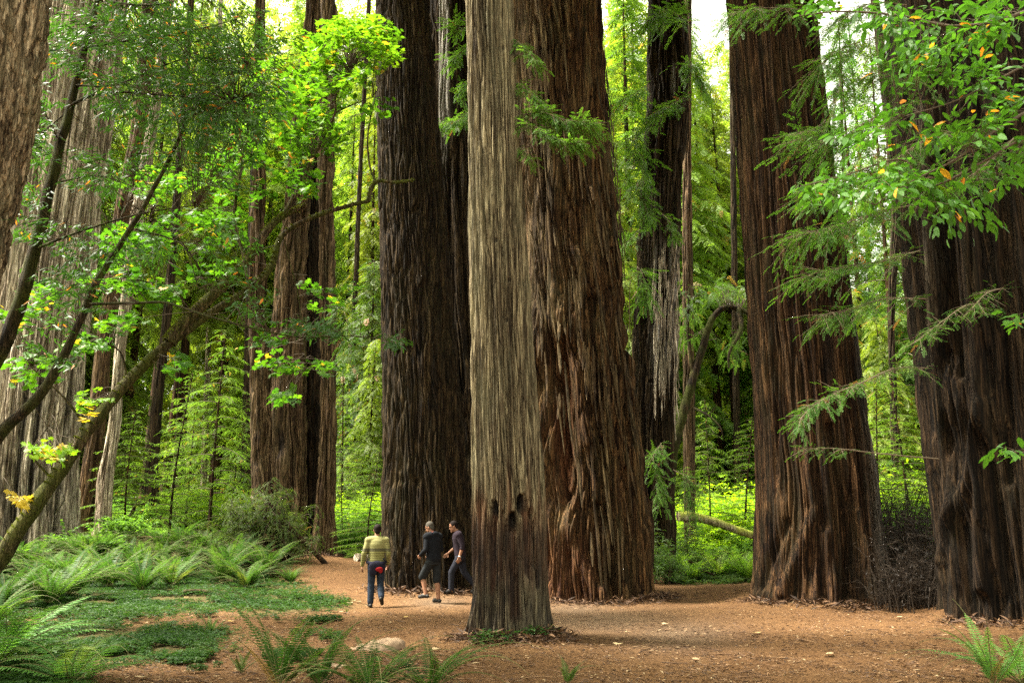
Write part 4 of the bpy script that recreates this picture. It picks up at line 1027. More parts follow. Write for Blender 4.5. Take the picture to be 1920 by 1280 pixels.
# ================================================================== broadleaf trees
def grow(specs, masses, leafV, leafF, size, leafmat_, barkmat, seed, tight=0.5, per=7, twig=0.006, Dj=0.9, flat=0.45, hang=0.25, gap=0.55, rootloc=(0, 0, 0), twigmat=None, dens=1.0):
    """limbs through given points, then leafy twigs from the nearest limb out to clusters inside the given masses"""
    rg = np.random.default_rng(seed)
    trunk = MB(); nodes = []
    for pts, r0, r1 in specs:
        pth = spline([P(*p) for p in pts], 10 * len(pts)); n = len(pth)
        rr = np.linspace(r0, r1, n) * (1 + 0.12 * noise3(pth / 0.25))
        pth = pth + 0.25 * rr[:, None] * np.stack([noise3(pth / 0.5 + 9), noise3(pth / 0.5 + 19), noise3(pth / 0.5 + 29)], -1)
        trunk.add(*tube(pth, rr, 12 if r0 > 0.05 else 6)); nodes.append(pth[n // 6:])
    nodes = np.concatenate(nodes)
    crown = MB(); pos, dr, up_, sz, tt = [], [], [], [], []
    for cx, cy, rx, ry, D, nc, tb in masses:
        for _ in range(int(nc * dens)):
            a = rg.uniform(0, 2 * PI); r_ = math.sqrt(rg.random())
            c = P(cx + rx * r_ * math.cos(a), cy + ry * r_ * math.sin(a), D + rg.normal(0, Dj))
            k = int(np.argmin(((nodes - c) ** 2).sum(1) + 0.02 * rg.random(len(nodes))))
            s_ = nodes[k]; v = c - s_; dist = np.linalg.norm(v)
            if dist > 2.2:
                s_ = c - v / dist * rg.uniform(0.8, 1.6)
            mid = (s_ + c) / 2 + rg.normal(0, 0.06, 3) * dist + np.array([0, 0, 0.08 * dist])
            tw = spline([s_, mid, c], 6)
            crown.add(*tube(tw, np.linspace(twig * 1.2, twig * 0.4, 6), 3), mat=1)
            d0 = unit(c - mid); d0 = unit(d0 * (1, 1, 0.4) + rg.normal(0, 0.2, 3))
            t0 = np.clip(tb + rg.normal(0, 0.12), 0, 0.88)
            for j in range(per):
                u = j / max(1, per - 1)
                p = c + d0 * size * (u - 0.5) * per * gap + rg.normal(0, size * tight * 0.5, 3) * (1, 1, 0.35)
                a2 = (1 if j % 2 else -1) * rg.uniform(0.5, 1.3) * (1 - 0.6 * u)
                dd = d0 * math.cos(a2) + np.cross([0, 0, 1.0], d0) * math.sin(a2) + np.array([0, 0, -hang * rg.uniform(0, 2)])
                pos.append(p); dr.append(dd); up_.append([rg.normal(0, flat), rg.normal(0, flat), 1.0]); sz.append(size * rg.uniform(0.65, 1.2))
                tt.append(1.0 if rg.random() < 0.0 else (0.96 if tb > 0.94 else np.clip(t0 + rg.normal(0, 0.1), 0, 0.9)))
    pos = np.array(pos); tt = np.array(tt); n = len(pos)
    rnd = rg.random(n); tt = np.where(rnd < 0.022, rg.uniform(0.95, 1.0, n), tt)
    stamp(crown, leafV, leafF, pos, frames(np.array(dr), np.array(up_)), np.array(sz), 0, tt)
    return trunk.mesh('trunk', [barkmat], {'green': np.clip(noise3(np.concatenate(trunk.V) / 0.35) * 1.3 + 0.45 + 0 * trunk.n, 0, 1)}, origin=rootloc), crown.mesh('crown', [leafmat_, twigmat or B_TWIG], origin=rootloc)

B_MOSSY = bark('bark_thick_moss', (0.19, 0.14, 0.085), (0.06, 0.042, 0.025), moss=(0.09, 0.105, 0.02), moss_amt=0.9, s=16, bump=0.6, green=(0.07, 0.082, 0.013))
# --- mossy maple arching in from the left
b0 = P(-45, 1110, 15.0); b0[2] = gz(b0[0], b0[1])
maple_limbs = [
    ([(-60, 1140, 15), (0, 1045, 15), (55, 965, 15), (100, 900, 15.2), (165, 805, 15.5), (240, 715, 16), (312, 647, 16.3), (390, 590, 16.7), (465, 544, 17), (508, 500, 17.3), (530, 440, 17.5), (600, 402, 17.8), (690, 377, 18.2)], 0.145, 0.04),
    ([(690, 377, 18.2), (697, 350, 18.2), (712, 340, 18.2), (745, 342, 18.1), (778, 337, 18.0)], 0.05, 0.022),
    ([(706, 345, 18.2), (693, 310, 18.3), (690, 250, 18.4), (702, 190, 18.5)], 0.03, 0.012),
    ([(318, 640, 16.3), (345, 605, 16.4), (403, 550, 16.6), (462, 490, 16.8), (500, 434, 17), (531, 406, 17.2), (575, 385, 17.5)], 0.13, 0.05),
    ([(531, 406, 17.2), (570, 330, 17.4), (605, 260, 17.6), (628, 212, 17.8), (630, 180, 17.8), (655, 130, 18)], 0.045, 0.012),
    ([(628, 212, 17.8), (665, 195, 18), (700, 182, 18.1)], 0.02, 0.008),
    ([(462, 490, 16.8), (440, 420, 16.9), (450, 330, 17), (480, 220, 17.2), (500, 130, 17.4)], 0.045, 0.012),
    ([(345, 605, 16.4), (340, 555, 16.3), (300, 535, 16), (240, 520, 15.8)], 0.03, 0.01),
    ([(390, 552, 16.6), (360, 480, 16.4), (300, 420, 16.2), (240, 380, 16)], 0.03, 0.01),
    ([(240, 715, 16), (225, 660, 15.9), (190, 640, 15.7)], 0.025, 0.008), ([(100, 900, 15.2), (60, 850, 15), (90, 800, 15)], 0.022, 0.008), ([(530, 440, 17.5), (560, 560, 17.7), (575, 690, 17.8)], 0.014, 0.006),
    ([(165, 805, 15.5), (120, 745, 15.3), (60, 690, 15.1)], 0.03, 0.01)]
mm = 0.5
maple_masses = [(640, 105, 75, 65, 18, 62, 0.55), (598, 160, 58, 62, 17.8, 46, 0.5), (700, 75, 38, 34, 18.2, 34, 0.6), (566, 225, 52, 64, 17.6, 42, 0.42), (722, 108, 20, 22, 18.2, 12, 0.7), (650, 58, 46, 22, 18, 34, 0.75),
    (560, 325, 42, 50, 17.4, 30, 0.42), (478, 230, 46, 80, 17.1, 44, 0.42), (450, 330, 55, 60, 16.9, 34, 0.25), (505, 150, 34, 42, 17.3, 22, 0.5), (610, 250, 40, 40, 17.8, 24, 0.42),
    (300, 345, 85, 30, 16.2, 30, 0.25), (255, 450, 60, 35, 16, 26, 0.25), (345, 440, 70, 45, 16.4, 22, 0.25), (400, 505, 60, 28, 16.6, 12, 0.25), (212, 520, 55, 26, 15.8, 22, 0.25), (292, 545, 55, 22, 16.1, 20, 0.25),
    (230, 606, 45, 20, 15.9, 12, 0.25), (425, 420, 45, 40, 16.8, 22, 0.25), (170, 640, 40, 18, 15.6, 10, 0.25), (580, 690, 60, 14, 17.7, 12, 0.25), (540, 745, 36, 12, 17.7, 8, 0.25), (620, 560, 50, 45, 17.9, 14, 0.25), (60, 690, 55, 35, 15.1, 16, 0.25), (95, 845, 45, 18, 15, 9, 0.7),
    (170, 745, 25, 20, 15.4, 6, 0.7), (25, 610, 40, 30, 15, 10, 0.25), (100, 850, 30, 10, 14.9, 5, 0.96), (160, 788, 8, 8, 15.2, 1, 0.96), (40, 935, 14, 5, 14.8, 2, 0.96), (510, 650, 40, 50, 17.6, 14, 0.25), (330, 680, 40, 20, 16.2, 8, 0.25), (60, 560, 50, 30, 15, 10, 0.25), (700, 200, 30, 30, 18.3, 6, 0.42)]
mt, mc = grow(maple_limbs, maple_masses, MAPLE_V, MAPLE_F, 0.14, G_MAPLE, B_MOSSY, 21, per=6, gap=0.5, flat=0.4, hang=0.22, rootloc=b0, dens=1.5)
t = thing('maple_tree', 'moss-covered maple leaning in from the lower left with bright green lobed leaves', 'tree', b0)
put('trunk', mt, t); put('crown', mc, t)
def moss_on(pts, r0, r1, n, seed, org, size=0.03, upper=0.5):
    rg = np.random.default_rng(seed); pth = spline([P(*p) for p in pts], 80); T = unit(np.gradient(pth, axis=0))
    u = rg.random(n) * 79; i_ = u.astype(int); rr = r0 + (r1 - r0) * u / 79
    A = unit(np.cross(T[i_], [0, 0, 1.0])); Bv = np.cross(A, T[i_]); Bv = Bv * np.sign(Bv[:, 2:3] + 1e-9)
    th = rg.normal(PI / 2, upper * 1.6, n); rad = np.cos(th)[:, None] * A + np.sin(th)[:, None] * Bv
    pos = pth[i_] + rad * (rr * 0.98)[:, None]; kp_ = noise3(pos / 0.35 + seed) > -0.25; pos, rad = pos[kp_], rad[kp_]; m_ = len(pos)
    mb = MB(); stamp(mb, LANCE_V * (1, 2.2, 1), LANCE_F, pos, frames(rad + rg.normal(0, 0.7, (m_, 3)) + (0, 0, -0.2), rg.normal(0, 1, (m_, 3))), size * rg.uniform(0.6, 1.6, m_), 0, np.clip(0.45 + 0.3 * noise3(pos / 0.2) + rg.normal(0, .2, m_), 0, 1))
    return mb.mesh('moss', [G_MOSS], origin=org)
G_MOSS = leafmat('moss_green', [(0, (0.04, 0.048, 0.010)), (0.5, (0.11, 0.13, 0.02)), (1, (0.21, 0.24, 0.035))], 0.2, rough=0.9, spec=0.05)
put('moss', moss_on(maple_limbs[0][0], 0.145, 0.04, 20000, 5, b0, 0.02), t)
put('moss', moss_on(maple_limbs[3][0], 0.13, 0.05, 3500, 6, b0), t)
put('moss', moss_on(maple_limbs[1][0], 0.045, 0.022, 900, 7, b0, 0.02, 0.9), t)

# --- bay laurel with dark narrow leaves
b1 = P(-170, 1130, 13.0); b1[2] = gz(b1[0], b1[1])
bay_limbs = [
    ([(-170, 1150, 13), (-120, 950, 13), (-50, 760, 13), (0, 655, 13), (32, 585, 13), (62, 478, 13), (100, 325, 13.1), (130, 200, 13.2), (160, 85, 13.3), (182, 0, 13.4), (205, -90, 13.5)], 0.15, 0.035),
    ([(-120, 950, 13), (-40, 860, 13), (0, 815, 13), (62, 755, 13), (112, 680, 13), (150, 600, 13.1), (185, 522, 13.2), (232, 448, 13.3), (282, 366, 13.4), (332, 268, 13.5), (352, 215, 13.6)], 0.10, 0.02),
    ([(127, 201, 13.2), (170, 180, 13), (218, 173, 12.8), (305, 179, 12.6), (445, 190, 12.4)], 0.028, 0.008), ([(157, 90, 13.3), (230, 78, 13), (330, 64, 12.8), (440, 38, 12.6)], 0.022, 0.006), ([(140, 160, 13.2), (220, 158, 12.9), (350, 110, 12.7), (460, 120, 12.6)], 0.018, 0.006),
    ([(64, 468, 13), (140, 438, 12.7), (220, 412, 12.5), (290, 396, 12.3), (370, 385, 12.2)], 0.022, 0.006), ([(170, 570, 13.1), (250, 568, 12.8), (312, 568, 12.6), (382, 590, 12.4), (460, 612, 12.2), (560, 632, 12.1), (650, 630, 12), (740, 638, 11.9)], 0.024, 0.005),
    ([(255, 430, 13.3), (320, 448, 13.1), (350, 470, 12.9), (372, 540, 12.8)], 0.016, 0.006), ([(113, 270, 13.1), (80, 200, 13), (50, 120, 12.9)], 0.014, 0.005), ([(95, 345, 13.1), (180, 330, 12.9), (250, 350, 12.7)], 0.014, 0.005), ([(182, 0, 13.4), (280, 10, 13.1), (380, -10, 12.9)], 0.02, 0.006), ([(125, 210, 13.2), (60, 270, 13), (40, 330, 12.9)], 0.012, 0.005)]
bay_masses = [(110, 60, 55, 60, 13, 30, .4), (250, 50, 120, 50, 13, 110, .4), (350, 100, 110, 60, 12.8, 120, .45), (445, 60, 60, 60, 12.7, 40, .5), (300, 190, 130, 50, 12.7, 110, .4), (430, 170, 75, 60, 12.6, 80, .5), (190, 110, 90, 50, 13, 40, .35), (420, 235, 60, 35, 12.5, 40, .45),
    (330, 270, 90, 45, 13, 34, .35), (75, 230, 40, 90, 13, 40, .3), (200, 320, 80, 50, 12.9, 36, .3), (60, 400, 40, 60, 13, 26, .3), (260, 470, 60, 40, 13, 22, .35), (130, 560, 60, 60, 13, 34, .3), (590, 615, 55, 14, 12.1, 22, .1), (742, 638, 18, 8, 11.9, 5, .1), (400, 330, 60, 50, 12.6, 18, .4), (150, 470, 50, 50, 13, 18, .3), (440, 480, 40, 60, 12.6, 12, .4), (500, 120, 45, 70, 12.8, 26, .5), (480, 230, 50, 60, 12.7, 24, .5), (110, 650, 50, 40, 13, 12, .3), (470, 560, 40, 40, 12.4, 10, .35)]
mt, mc = grow(bay_limbs, bay_masses, LANCE_V, LANCE_F, 0.13, G_BAY, B_MOSS, 22, per=16, gap=0.26, flat=0.8, hang=0.35, rootloc=b1, twig=0.005, dens=1.25)
t = thing('bay_tree', 'dark two-stemmed laurel with narrow leaves rising in front of the pale grey giant', 'tree', b1)
put('trunk', mt, t); put('crown', mc, t)

# --- broadleaf tree whose boughs reach in at the upper right
b2 = P(2230, 1250, 8.0); b2[2] = gz(b2[0], b2[1])
dog_limbs = [
    ([(2230, 1262, 8), (2215, 900, 8), (2190, 500, 8), (2160, 150, 7.8), (2110, -160, 7.6)], 0.09, 0.04),
    ([(2172, 260, 7.8), (2060, 170, 7.2), (1990, 175, 6.9), (1920, 212, 6.6), (1840, 262, 6.4), (1790, 300, 6.3), (1700, 345, 6.2), (1640, 385, 6.2)], 0.022, 0.004), ([(2178, 400, 7.8), (2040, 250, 7), (1920, 262, 6.5), (1850, 300, 6.4), (1740, 350, 6.3), (1690, 300, 6.3), (1580, 330, 6.3), (1500, 350, 6.4)], 0.016, 0.003),
    ([(2140, -20, 7.7), (2040, -30, 7), (1900, 30, 6.6), (1790, 50, 6.5), (1690, 30, 6.5), (1580, 22, 6.6), (1500, 30, 6.7)], 0.02, 0.004), ([(2060, 120, 7.2), (1960, 110, 6.8), (1870, 150, 6.6), (1790, 190, 6.5), (1690, 220, 6.5)], 0.014, 0.003),
    ([(2190, 560, 8), (2050, 580, 7.2), (1950, 590, 6.9), (1895, 600, 6.8)], 0.012, 0.003), ([(2205, 820, 8), (2050, 830, 7.2), (1950, 845, 6.9), (1880, 848, 6.8)], 0.012, 0.003)]
dog_masses = [(1860, 35, 75, 40, 6.6, 22, .45), (1740, 60, 60, 45, 6.5, 16, .4), (1650, 35, 60, 28, 6.5, 11, .35), (1800, 120, 90, 45, 6.5, 18, .4), (1885, 180, 50, 40, 6.6, 12, .3), (1690, 110, 50, 40, 6.5, 8, .35), (1640, 340, 70, 35, 6.2, 16, .5), (1740, 345, 55, 30, 6.3, 12, .5), (1570, 350, 50, 35, 6.3, 10, .5), (1505, 365, 25, 18, 6.4, 3, .6),
    (1810, 255, 60, 40, 6.4, 14, .5), (1540, 25, 35, 22, 6.6, 5, .45), (1690, 235, 60, 35, 6.4, 9, .45), (1905, 300, 30, 50, 6.6, 8, .5), (1770, 390, 50, 30, 6.3, 7, .45), (1905, 602, 20, 12, 6.8, 3, .5), (1895, 846, 24, 10, 6.8, 3, .5), (1840, 375, 40, 40, 6.5, 6, .4), (1600, 270, 40, 30, 6.4, 5, .45)]
mt, mc = grow(dog_limbs, dog_masses, OVAL_V, OVAL_F, 0.105, G_DOG, B_TWIG, 23, per=7, gap=0.45, flat=0.5, hang=0.3, Dj=0.35, rootloc=b2, twig=0.0025, dens=1.6)
t = thing('broadleaf_tree', 'broadleaf tree reaching green and orange oval leaves across the upper right', 'tree', b2)
put('trunk', mt, t); put('crown', mc, t)

# --- arching moss-hung tree in the centre gap
b3 = P(1258, 1060, 29.0); b3[2] = gz(b3[0], b3[1])
arch = [([(1250, 1085, 29), (1258, 880, 29), (1285, 760, 29), (1312, 670, 29), (1330, 610, 29), (1352, 580, 29), (1385, 578, 29), (1408, 590, 28.8)], 0.19, 0.06), ([(1385, 578, 29), (1388, 620, 28.6), (1368, 660, 28.4), (1366, 690, 28.3)], 0.09, 0.03), ([(1300, 700, 29), (1290, 620, 29), (1292, 540, 29)], 0.08, 0.03),
        ([(1302, 765, 28.8), (1330, 780, 28), (1350, 800, 27.6), (1356, 820, 27.5)], 0.04, 0.012), ([(1330, 780, 28), (1345, 757, 27.8)], 0.02, 0.008)]
am = [(1355, 545, 50, 16, 29.6, 40, .5), (1375, 650, 22, 30, 29.6, 12, .4), (1290, 600, 22, 60, 29.8, 22, .4), (1400, 550, 25, 22, 29.6, 14, .6)]
mt, mc = grow(arch, am, SP_MID[1][0] / 0.36, SP_MID[1][1], 0.42, G_CON, B_DARK, 24, per=6, gap=0.4, flat=0.5, hang=0.5, rootloc=b3, twig=0.012)
t = thing('arching_tree', 'dark tree bending over like a hook in the centre gap beside the bleached redwood', 'tree', b3)
put('trunk', mt, t); put('crown', mc, t)

# ================================================================== ferns
def frond_geo(L_, az, e0, e1, np_, wmax, rg, twist=0.0, tint=0.5):
    t = np.linspace(0, 1, 16)
    el = e0 + (e1 - e0) * t ** 1.2
    ds = L_ / 15
    r = np.concatenate([[0], np.cumsum(np.cos(el[:-1]) * ds)]); z = np.concatenate([[0], np.cumsum(np.sin(el[:-1]) * ds)])
    azs = az + twist * t
    pts = np.stack([r * np.cos(azs), r * np.sin(azs), z], -1)
    u = np.linspace(0.14, 0.985, np_)
    q = np.stack([np.interp(u, t, pts[:, k]) for k in range(3)], -1)
    T = unit(np.stack([np.interp(u, t, np.gradient(pts[:, k])) for k in range(3)], -1))
    side = unit(np.cross(T, [0, 0, 1.0])); nrm = np.cross(side, T)
    w = wmax * np.clip(np.sin(np.clip(u * 1.12 + 0.16, 0, 1) * PI) ** 0.55, 0, 1) * (1 - 0.35 * u) * np.where(u > 0.9, (1 - u) * 8 + 0.25, 1)
    B, Tp = [], []
    for sg in (1, -1):
        d = side * sg * 0.93 + T * 0.34 - nrm * 0.16 + rg.normal(0, 0.05, q.shape)
        B.append(q); Tp.append(q + d * w[:, None])
    B = np.concatenate(B); Tp = np.concatenate(Tp); up_ = np.concatenate([nrm, nrm])
    gap_ = L_ * 0.85 / np_
    V, F = kites(B, Tp, np.full(len(B), gap_ * 0.78), up_, 0.28)
    return pts, V, F
def fern_fronds(n, L_, seed, up=(0.9, 1.35), dn=(-0.7, 0.1), np_=34, wmax=0.10, sector=None):
    rg = np.random.default_rng(seed); out = []
    for k in range(n):
        az = (k * 2.4 + rg.normal(0, 0.25)) if sector is None else sector[0] + (sector[1] - sector[0]) * rg.random()
        l_ = L_ * rg.uniform(0.6, 1.1)
        pts, V, F = frond_geo(l_, az, rg.uniform(*up), rg.uniform(*dn), np_, wmax * l_ / L_ * rg.uniform(0.85, 1.15), rg, rg.normal(0, 0.3))
        tn = np.clip(rg.normal(0.5, 0.2), 0, 0.93) if rg.random() > 0.05 else 1.0
        tn = tn if np_ > 30 or tn < 1 else 0.9
        mb = MB(); mb.add(V, F, 0, tn, smooth=False); mb.add(*tube(pts, np.linspace(0.006, 0.0015, 16), 4), mat=1)
        out.append(mb)
    return out
B_RACH = plain('fern_stalk', (0.10, 0.10, 0.03), 0.7, 0.2, 30)
def one_mesh(fr, name):
    mb = MB()
    for f in fr:
        for V, T, (F, m_, s_) in zip(f.V, f.T, f.F):
            mb.V.append(V); mb.T.append(T); mb.F.append((F - 0 + mb.n if False else F + mb.n - 0, m_, s_))
        mb.n += f.n
    return mb.mesh(name, [G_FERN, B_RACH])
# near ferns: every frond its own part
near_ferns = [(-5, 1252, 17, 1.75, 0.25, 31, 'large sword fern arching out of the lower left corner', 'big'), (150, 1290, 16, 1.5, 0.20, 32, 'sword fern with low spreading fronds beside the big one in the lower left corner', 'big'),
              (545, 1305, 15, 1.45, 0.12, 33, 'upright pale fern with one tall frond, leftmost of the ferns along the bottom middle', 'up'), (612, 1295, 14, 1.1, 0.10, 34, 'fern with short fronds just left of the flat tan stone', 'up'),
              (715, 1318, 22, 1.4, 0.11, 35, 'spreading fern in front of the flat tan stone at the bottom', 'big'), (815, 1310, 20, 1.35, 0.11, 36, 'fern with drooping fronds at the bottom, right of the flat tan stone', 'big'), (452, 1262, 8, 0.38, 0.05, 37, 'small browning fern tuft alone on the bare soil', 'up'),
              (1062, 1290, 7, 0.45, 0.055, 38, 'tiny wispy fern at the bottom below the slender pale trunk', 'up'), (1905, 1285, 20, 1.35, 0.12, 39, 'arching fern in the lower right corner', 'big'), (1825, 1300, 14, 1.15, 0.10, 40, 'thin fern just left of the one in the lower right corner', 'up'), (395, 1188, 7, 0.55, 0.06, 41, 'single thin fern rising from the clover patch', 'up')]
G_FERNN = leafmat('fern_lit', [(0, (0.06, 0.15, 0.035)), (0.5, (0.10, 0.24, 0.05)), (0.9, (0.15, 0.30, 0.06)), (1, (0.2, 0.13, 0.05))], 0.4)  # brighter fern greens: light on the corner ferns is put into the colour
for px, py, n, L_, w_, sd_, lab, kind in near_ferns:
    if py > 1280:
        q = hit(px, 1279); dd = (py - 1279) * 0.02; q = q + np.array([0, -dd, 0]); q[2] = gz(q[0], q[1])
    else:
        q = hit(px, py)
    t = thing('fern', lab, 'fern', q, 'ferns in the foreground')
    for f in fern_fronds(n, L_, sd_, (0.45, 1.2) if kind == 'big' else (0.8, 1.45), (-1.0, -0.1) if kind == 'big' else (-0.6, 0.5), 36, w_, sector=(-1.5, 1.0) if sd_ == 31 else None):
        put('frond', f.mesh('frond', [G_FERNN if px < 200 or px > 1700 else G_FERN, B_RACH]), t)
FERNM = [one_mesh(fern_fronds(36, 1.75, 60 + k, (0.7, 1.4), (-1.0, 0.1), 28, 0.19), 'fern') for k in range(4)]
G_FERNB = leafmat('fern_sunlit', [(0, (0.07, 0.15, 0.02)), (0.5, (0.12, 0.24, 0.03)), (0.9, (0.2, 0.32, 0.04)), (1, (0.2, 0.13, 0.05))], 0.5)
bed = [(60, 1112), (118, 1098), (205, 1104), (262, 1078), (335, 1084), (400, 1056), (305, 1046), (150, 1062), (28, 1066), (462, 1104), (486, 1060), (545, 1094), (448, 1040), (372, 1030), (222, 1042), (92, 1136), (2, 1136), (-60, 1120), (-40, 1085), (100, 1050), (265, 1110), (180, 1082), (430, 1075), (520, 1048), (340, 1028), (410, 1022), (-20, 1180), (300, 1062), (240, 1058), (60, 1070), (130, 1120), (355, 1062), (440, 1062), (500, 1078), (180, 1052), (80, 1090), (420, 1094), (320, 1100), (385, 1044)]
for k, (px, py) in enumerate(bed):
    q = hit(px, py); s_ = rg0.uniform(0.75, 1.15) * (0.62 if px > 510 else 1.0)
    o = put('fern', FERNM[k % 4]); o.location = tuple(q); o.scale = (s_,) * 3; o.rotation_euler = (0, 0, rg0.uniform(0, 6.28))
    tag(o, 'sword fern in the thick bed under the pale grey giant and the mossy maple' if px < 430 else 'sword fern at the end of the fern bed below the overgrown root mound', 'fern', 'sword ferns of the left bed' if px < 430 else 'sword ferns below the root mound')
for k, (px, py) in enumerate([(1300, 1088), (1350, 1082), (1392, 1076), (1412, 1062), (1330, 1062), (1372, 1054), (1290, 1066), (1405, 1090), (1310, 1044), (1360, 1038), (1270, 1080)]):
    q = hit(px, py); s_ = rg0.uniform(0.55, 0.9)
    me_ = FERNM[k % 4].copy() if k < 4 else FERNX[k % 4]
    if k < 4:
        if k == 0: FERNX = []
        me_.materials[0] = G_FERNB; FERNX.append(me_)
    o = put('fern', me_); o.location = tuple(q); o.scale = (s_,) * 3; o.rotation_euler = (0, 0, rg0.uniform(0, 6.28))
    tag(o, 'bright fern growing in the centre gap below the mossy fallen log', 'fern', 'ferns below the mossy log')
for k, (px, py) in enumerate([(650, 1030), (690, 1035), (640, 1020), (665, 1040)]):
    q = hit(px, py); o = put('fern', FERNM[k]); o.location = tuple(q); o.scale = (0.8,) * 3; o.rotation_euler = (0, 0, k * 1.7)
    tag(o, 'fern at the far edge of the path, left of the dark furrowed trunk', 'fern', 'ferns at the end of the path')

# ================================================================== ground cover and litter
def ground_pts(n, x0, x1, y0, y1, rg):
    px = rg.uniform(x0, x1, n); py = rg.uniform(y0, y1, n)
    dz = FWD[2] + UPV[2] * (640 - py) / FPX; dy = FWD[1] + UPV[1] * (640 - py) / FPX
    z = np.zeros(n)
    for _ in range(6):
        D = np.clip((z - CAM[2]) / (dz / dy), 5, 60)
        x = (px - 960) / FPX * D / dy
        z = 0.5 * z + 0.5 * gz(x, D)
    return np.stack([x, D, gz(x, D)], -1), px, py
rgl = np.random.default_rng(77)
TRE = []
for k in range(3):
    a = k * 2.094
    c, s_ = math.cos(a), math.sin(a)
    for (u, v, z_) in ((0, 0, 0), (0.62, 0.42, 0.06), (1.0, 0.0, -0.12), (0.62, -0.42, 0.06)):
        TRE.append((u * c - v * s_, u * s_ + v * c, z_))
TRE = np.array(TRE); TRE_F = np.arange(12).reshape(3, 4)
q, px, py = ground_pts(140000, -150, 660, 1035, 1330, rgl)
gm_ = green_mask(q[:, 0] + rgl.normal(0, 0.22, len(q)), q[:, 1] + rgl.normal(0, 0.4, len(q))) > 0.5
pn = n2(q[:, 0], q[:, 1], 0.8, 21) + 0.5 * n2(q[:, 0], q[:, 1], 0.25, 22)
kp = gm_ & (pn > -0.28) | (~gm_ & (pn > 0.62) & (px < 640) & (q[:, 1] < 23))
q = q[kp]; n = len(q)
mb = MB()
up_ = np.stack([rgl.normal(0, .35, n), rgl.normal(0, .35, n), np.ones(n)], -1)
a = rgl.uniform(0, 6.28, n)
hgt = rgl.uniform(0.02, 0.09, n) + 0.05 * np.clip(n2(q[:, 0], q[:, 1], 0.5, 31), 0, 1)
stamp(mb, TRE, TRE_F, q + np.stack([0 * a, 0 * a, hgt], -1), frames(np.stack([np.cos(a), np.sin(a), 0 * a], -1), up_), rgl.uniform(0.022, 0.048, n) * np.where(q[:, 1] > 16, 1.3, 1), 0, np.clip(0.45 + 0.35 * n2(q[:, 0], q[:, 1], 1.1, 41) + rgl.normal(0, .15, n), 0, 1))
q, px, py = ground_pts(16000, 1240, 1430, 1030, 1098, rgl)
keep = green_mask(q[:, 0], q[:, 1]) > 0.5; q = q[keep]; n = len(q); a = rgl.uniform(0, 6.28, n)
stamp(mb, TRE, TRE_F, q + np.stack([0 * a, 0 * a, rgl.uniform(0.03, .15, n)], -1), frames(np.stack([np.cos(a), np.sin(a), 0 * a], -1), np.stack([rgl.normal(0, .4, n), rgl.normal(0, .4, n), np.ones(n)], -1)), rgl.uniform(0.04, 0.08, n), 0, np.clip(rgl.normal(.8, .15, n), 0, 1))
q, px, py = ground_pts(3000, 1000, 1240, 1085, 1130, rgl)
o = put('clover', mb.mesh('clover', [G_OXAL])); tag(o, 'low dark green clover carpeting the ground at the left and in the centre gap', 'ground cover', kind='stuff')
# small leafy patch at the foot of the slender trunk
mb = MB(); pos = []
for k in range(420):
    u = rgl.random(); pxk = 890 + 140 * u + rgl.normal(0, 3); pyk = 1207 - 22 * u + rgl.normal(0, 5)
    h_ = hit(pxk, pyk) if k % 7 == 0 else None
    if h_ is not None: base_ = h_
    pos.append(base_ + np.array([rgl.normal(0, .07), rgl.normal(0, .05), rgl.uniform(0.02, 0.13)]))
pos = np.array(pos); n = len(pos); a = rgl.uniform(0, 6.28, n)
stamp(mb, TRE, TRE_F, pos, frames(np.stack([np.cos(a), np.sin(a), 0 * a], -1), np.stack([rgl.normal(0, .35, n), rgl.normal(0, .35, n), np.ones(n)], -1)), rgl.uniform(0.025, 0.05, n), 0, np.clip(rgl.normal(.35, .25, n), 0, 1))
o = put('clover_patch', mb.mesh('clover_patch', [G_OXAL])); tag(o, 'small dark clover patch hugging the foot of the slender pale trunk', 'plant')

m, nt, out = newmat('litter')
c = ramp(nt, attr(nt, 'tint'), [(0, (0.026, 0.013, 0.007)), (0.3, (0.08, 0.038, 0.016)), (0.6, (0.155, 0.08, 0.033)), (0.85, (0.25, 0.155, 0.075)), (0.97, (0.37, 0.27, 0.15)), (1, (0.45, 0.31, 0.05))])
b = N(nt, 'ShaderNodeBsdfPrincipled', i_Roughness=0.8); L(nt, c, b.inputs['Base Color']); L(nt, b.outputs[0], out.inputs[0]); LIT = m
q, px, py = ground_pts(150000, -120, 2040, 1052, 1330, rgl)
gm_ = green_mask(q[:, 0], q[:, 1]) > 0.5
kp = (~gm_ | (rgl.random(len(q)) < 0.12)) & (rgl.random(len(q)) < np.clip(0.55 + 0.6 * n2(q[:, 0], q[:, 1], 1.1, 61) + 0.7 * n2(q[:, 0], q[:, 1], 0.35, 62), 0.08, 1)); q = q[kp]; n = len(q)
a = rgl.uniform(0, 6.28, n)
FL = np.array([(0, 0, 0), (0.5, 0.09, 0.05), (1, 0, 0.0), (0.5, -0.09, 0.05)]); FLF = np.array([[0, 1, 2, 3]])
FW = np.array([(0, 0, 0), (0.45, 0.3, 0.08), (1, 0, 0.0), (0.5, -0.28, 0.05)])
mb = MB(); tl = np.clip(rgl.normal(0.42, 0.27, n), 0, 0.96)
upn = np.stack([rgl.normal(0, .3, n), rgl.normal(0, .3, n), np.ones(n)], -1)
Mx = frames(np.stack([np.cos(a), np.sin(a), rgl.normal(0, .15, n)], -1), upn)
s1 = rgl.random(n) < 0.6
lft = q + np.array([0, 0, 0.008])
stamp(mb, FL, FLF, lft[s1], Mx[s1], 0.02 + 0.10 * rgl.random(s1.sum()) ** 2.2, 0, tl[s1])
stamp(mb, FW, FLF, lft[~s1], Mx[~s1], 0.012 + 0.05 * rgl.random((~s1).sum()) ** 2.5, 0, tl[~s1])
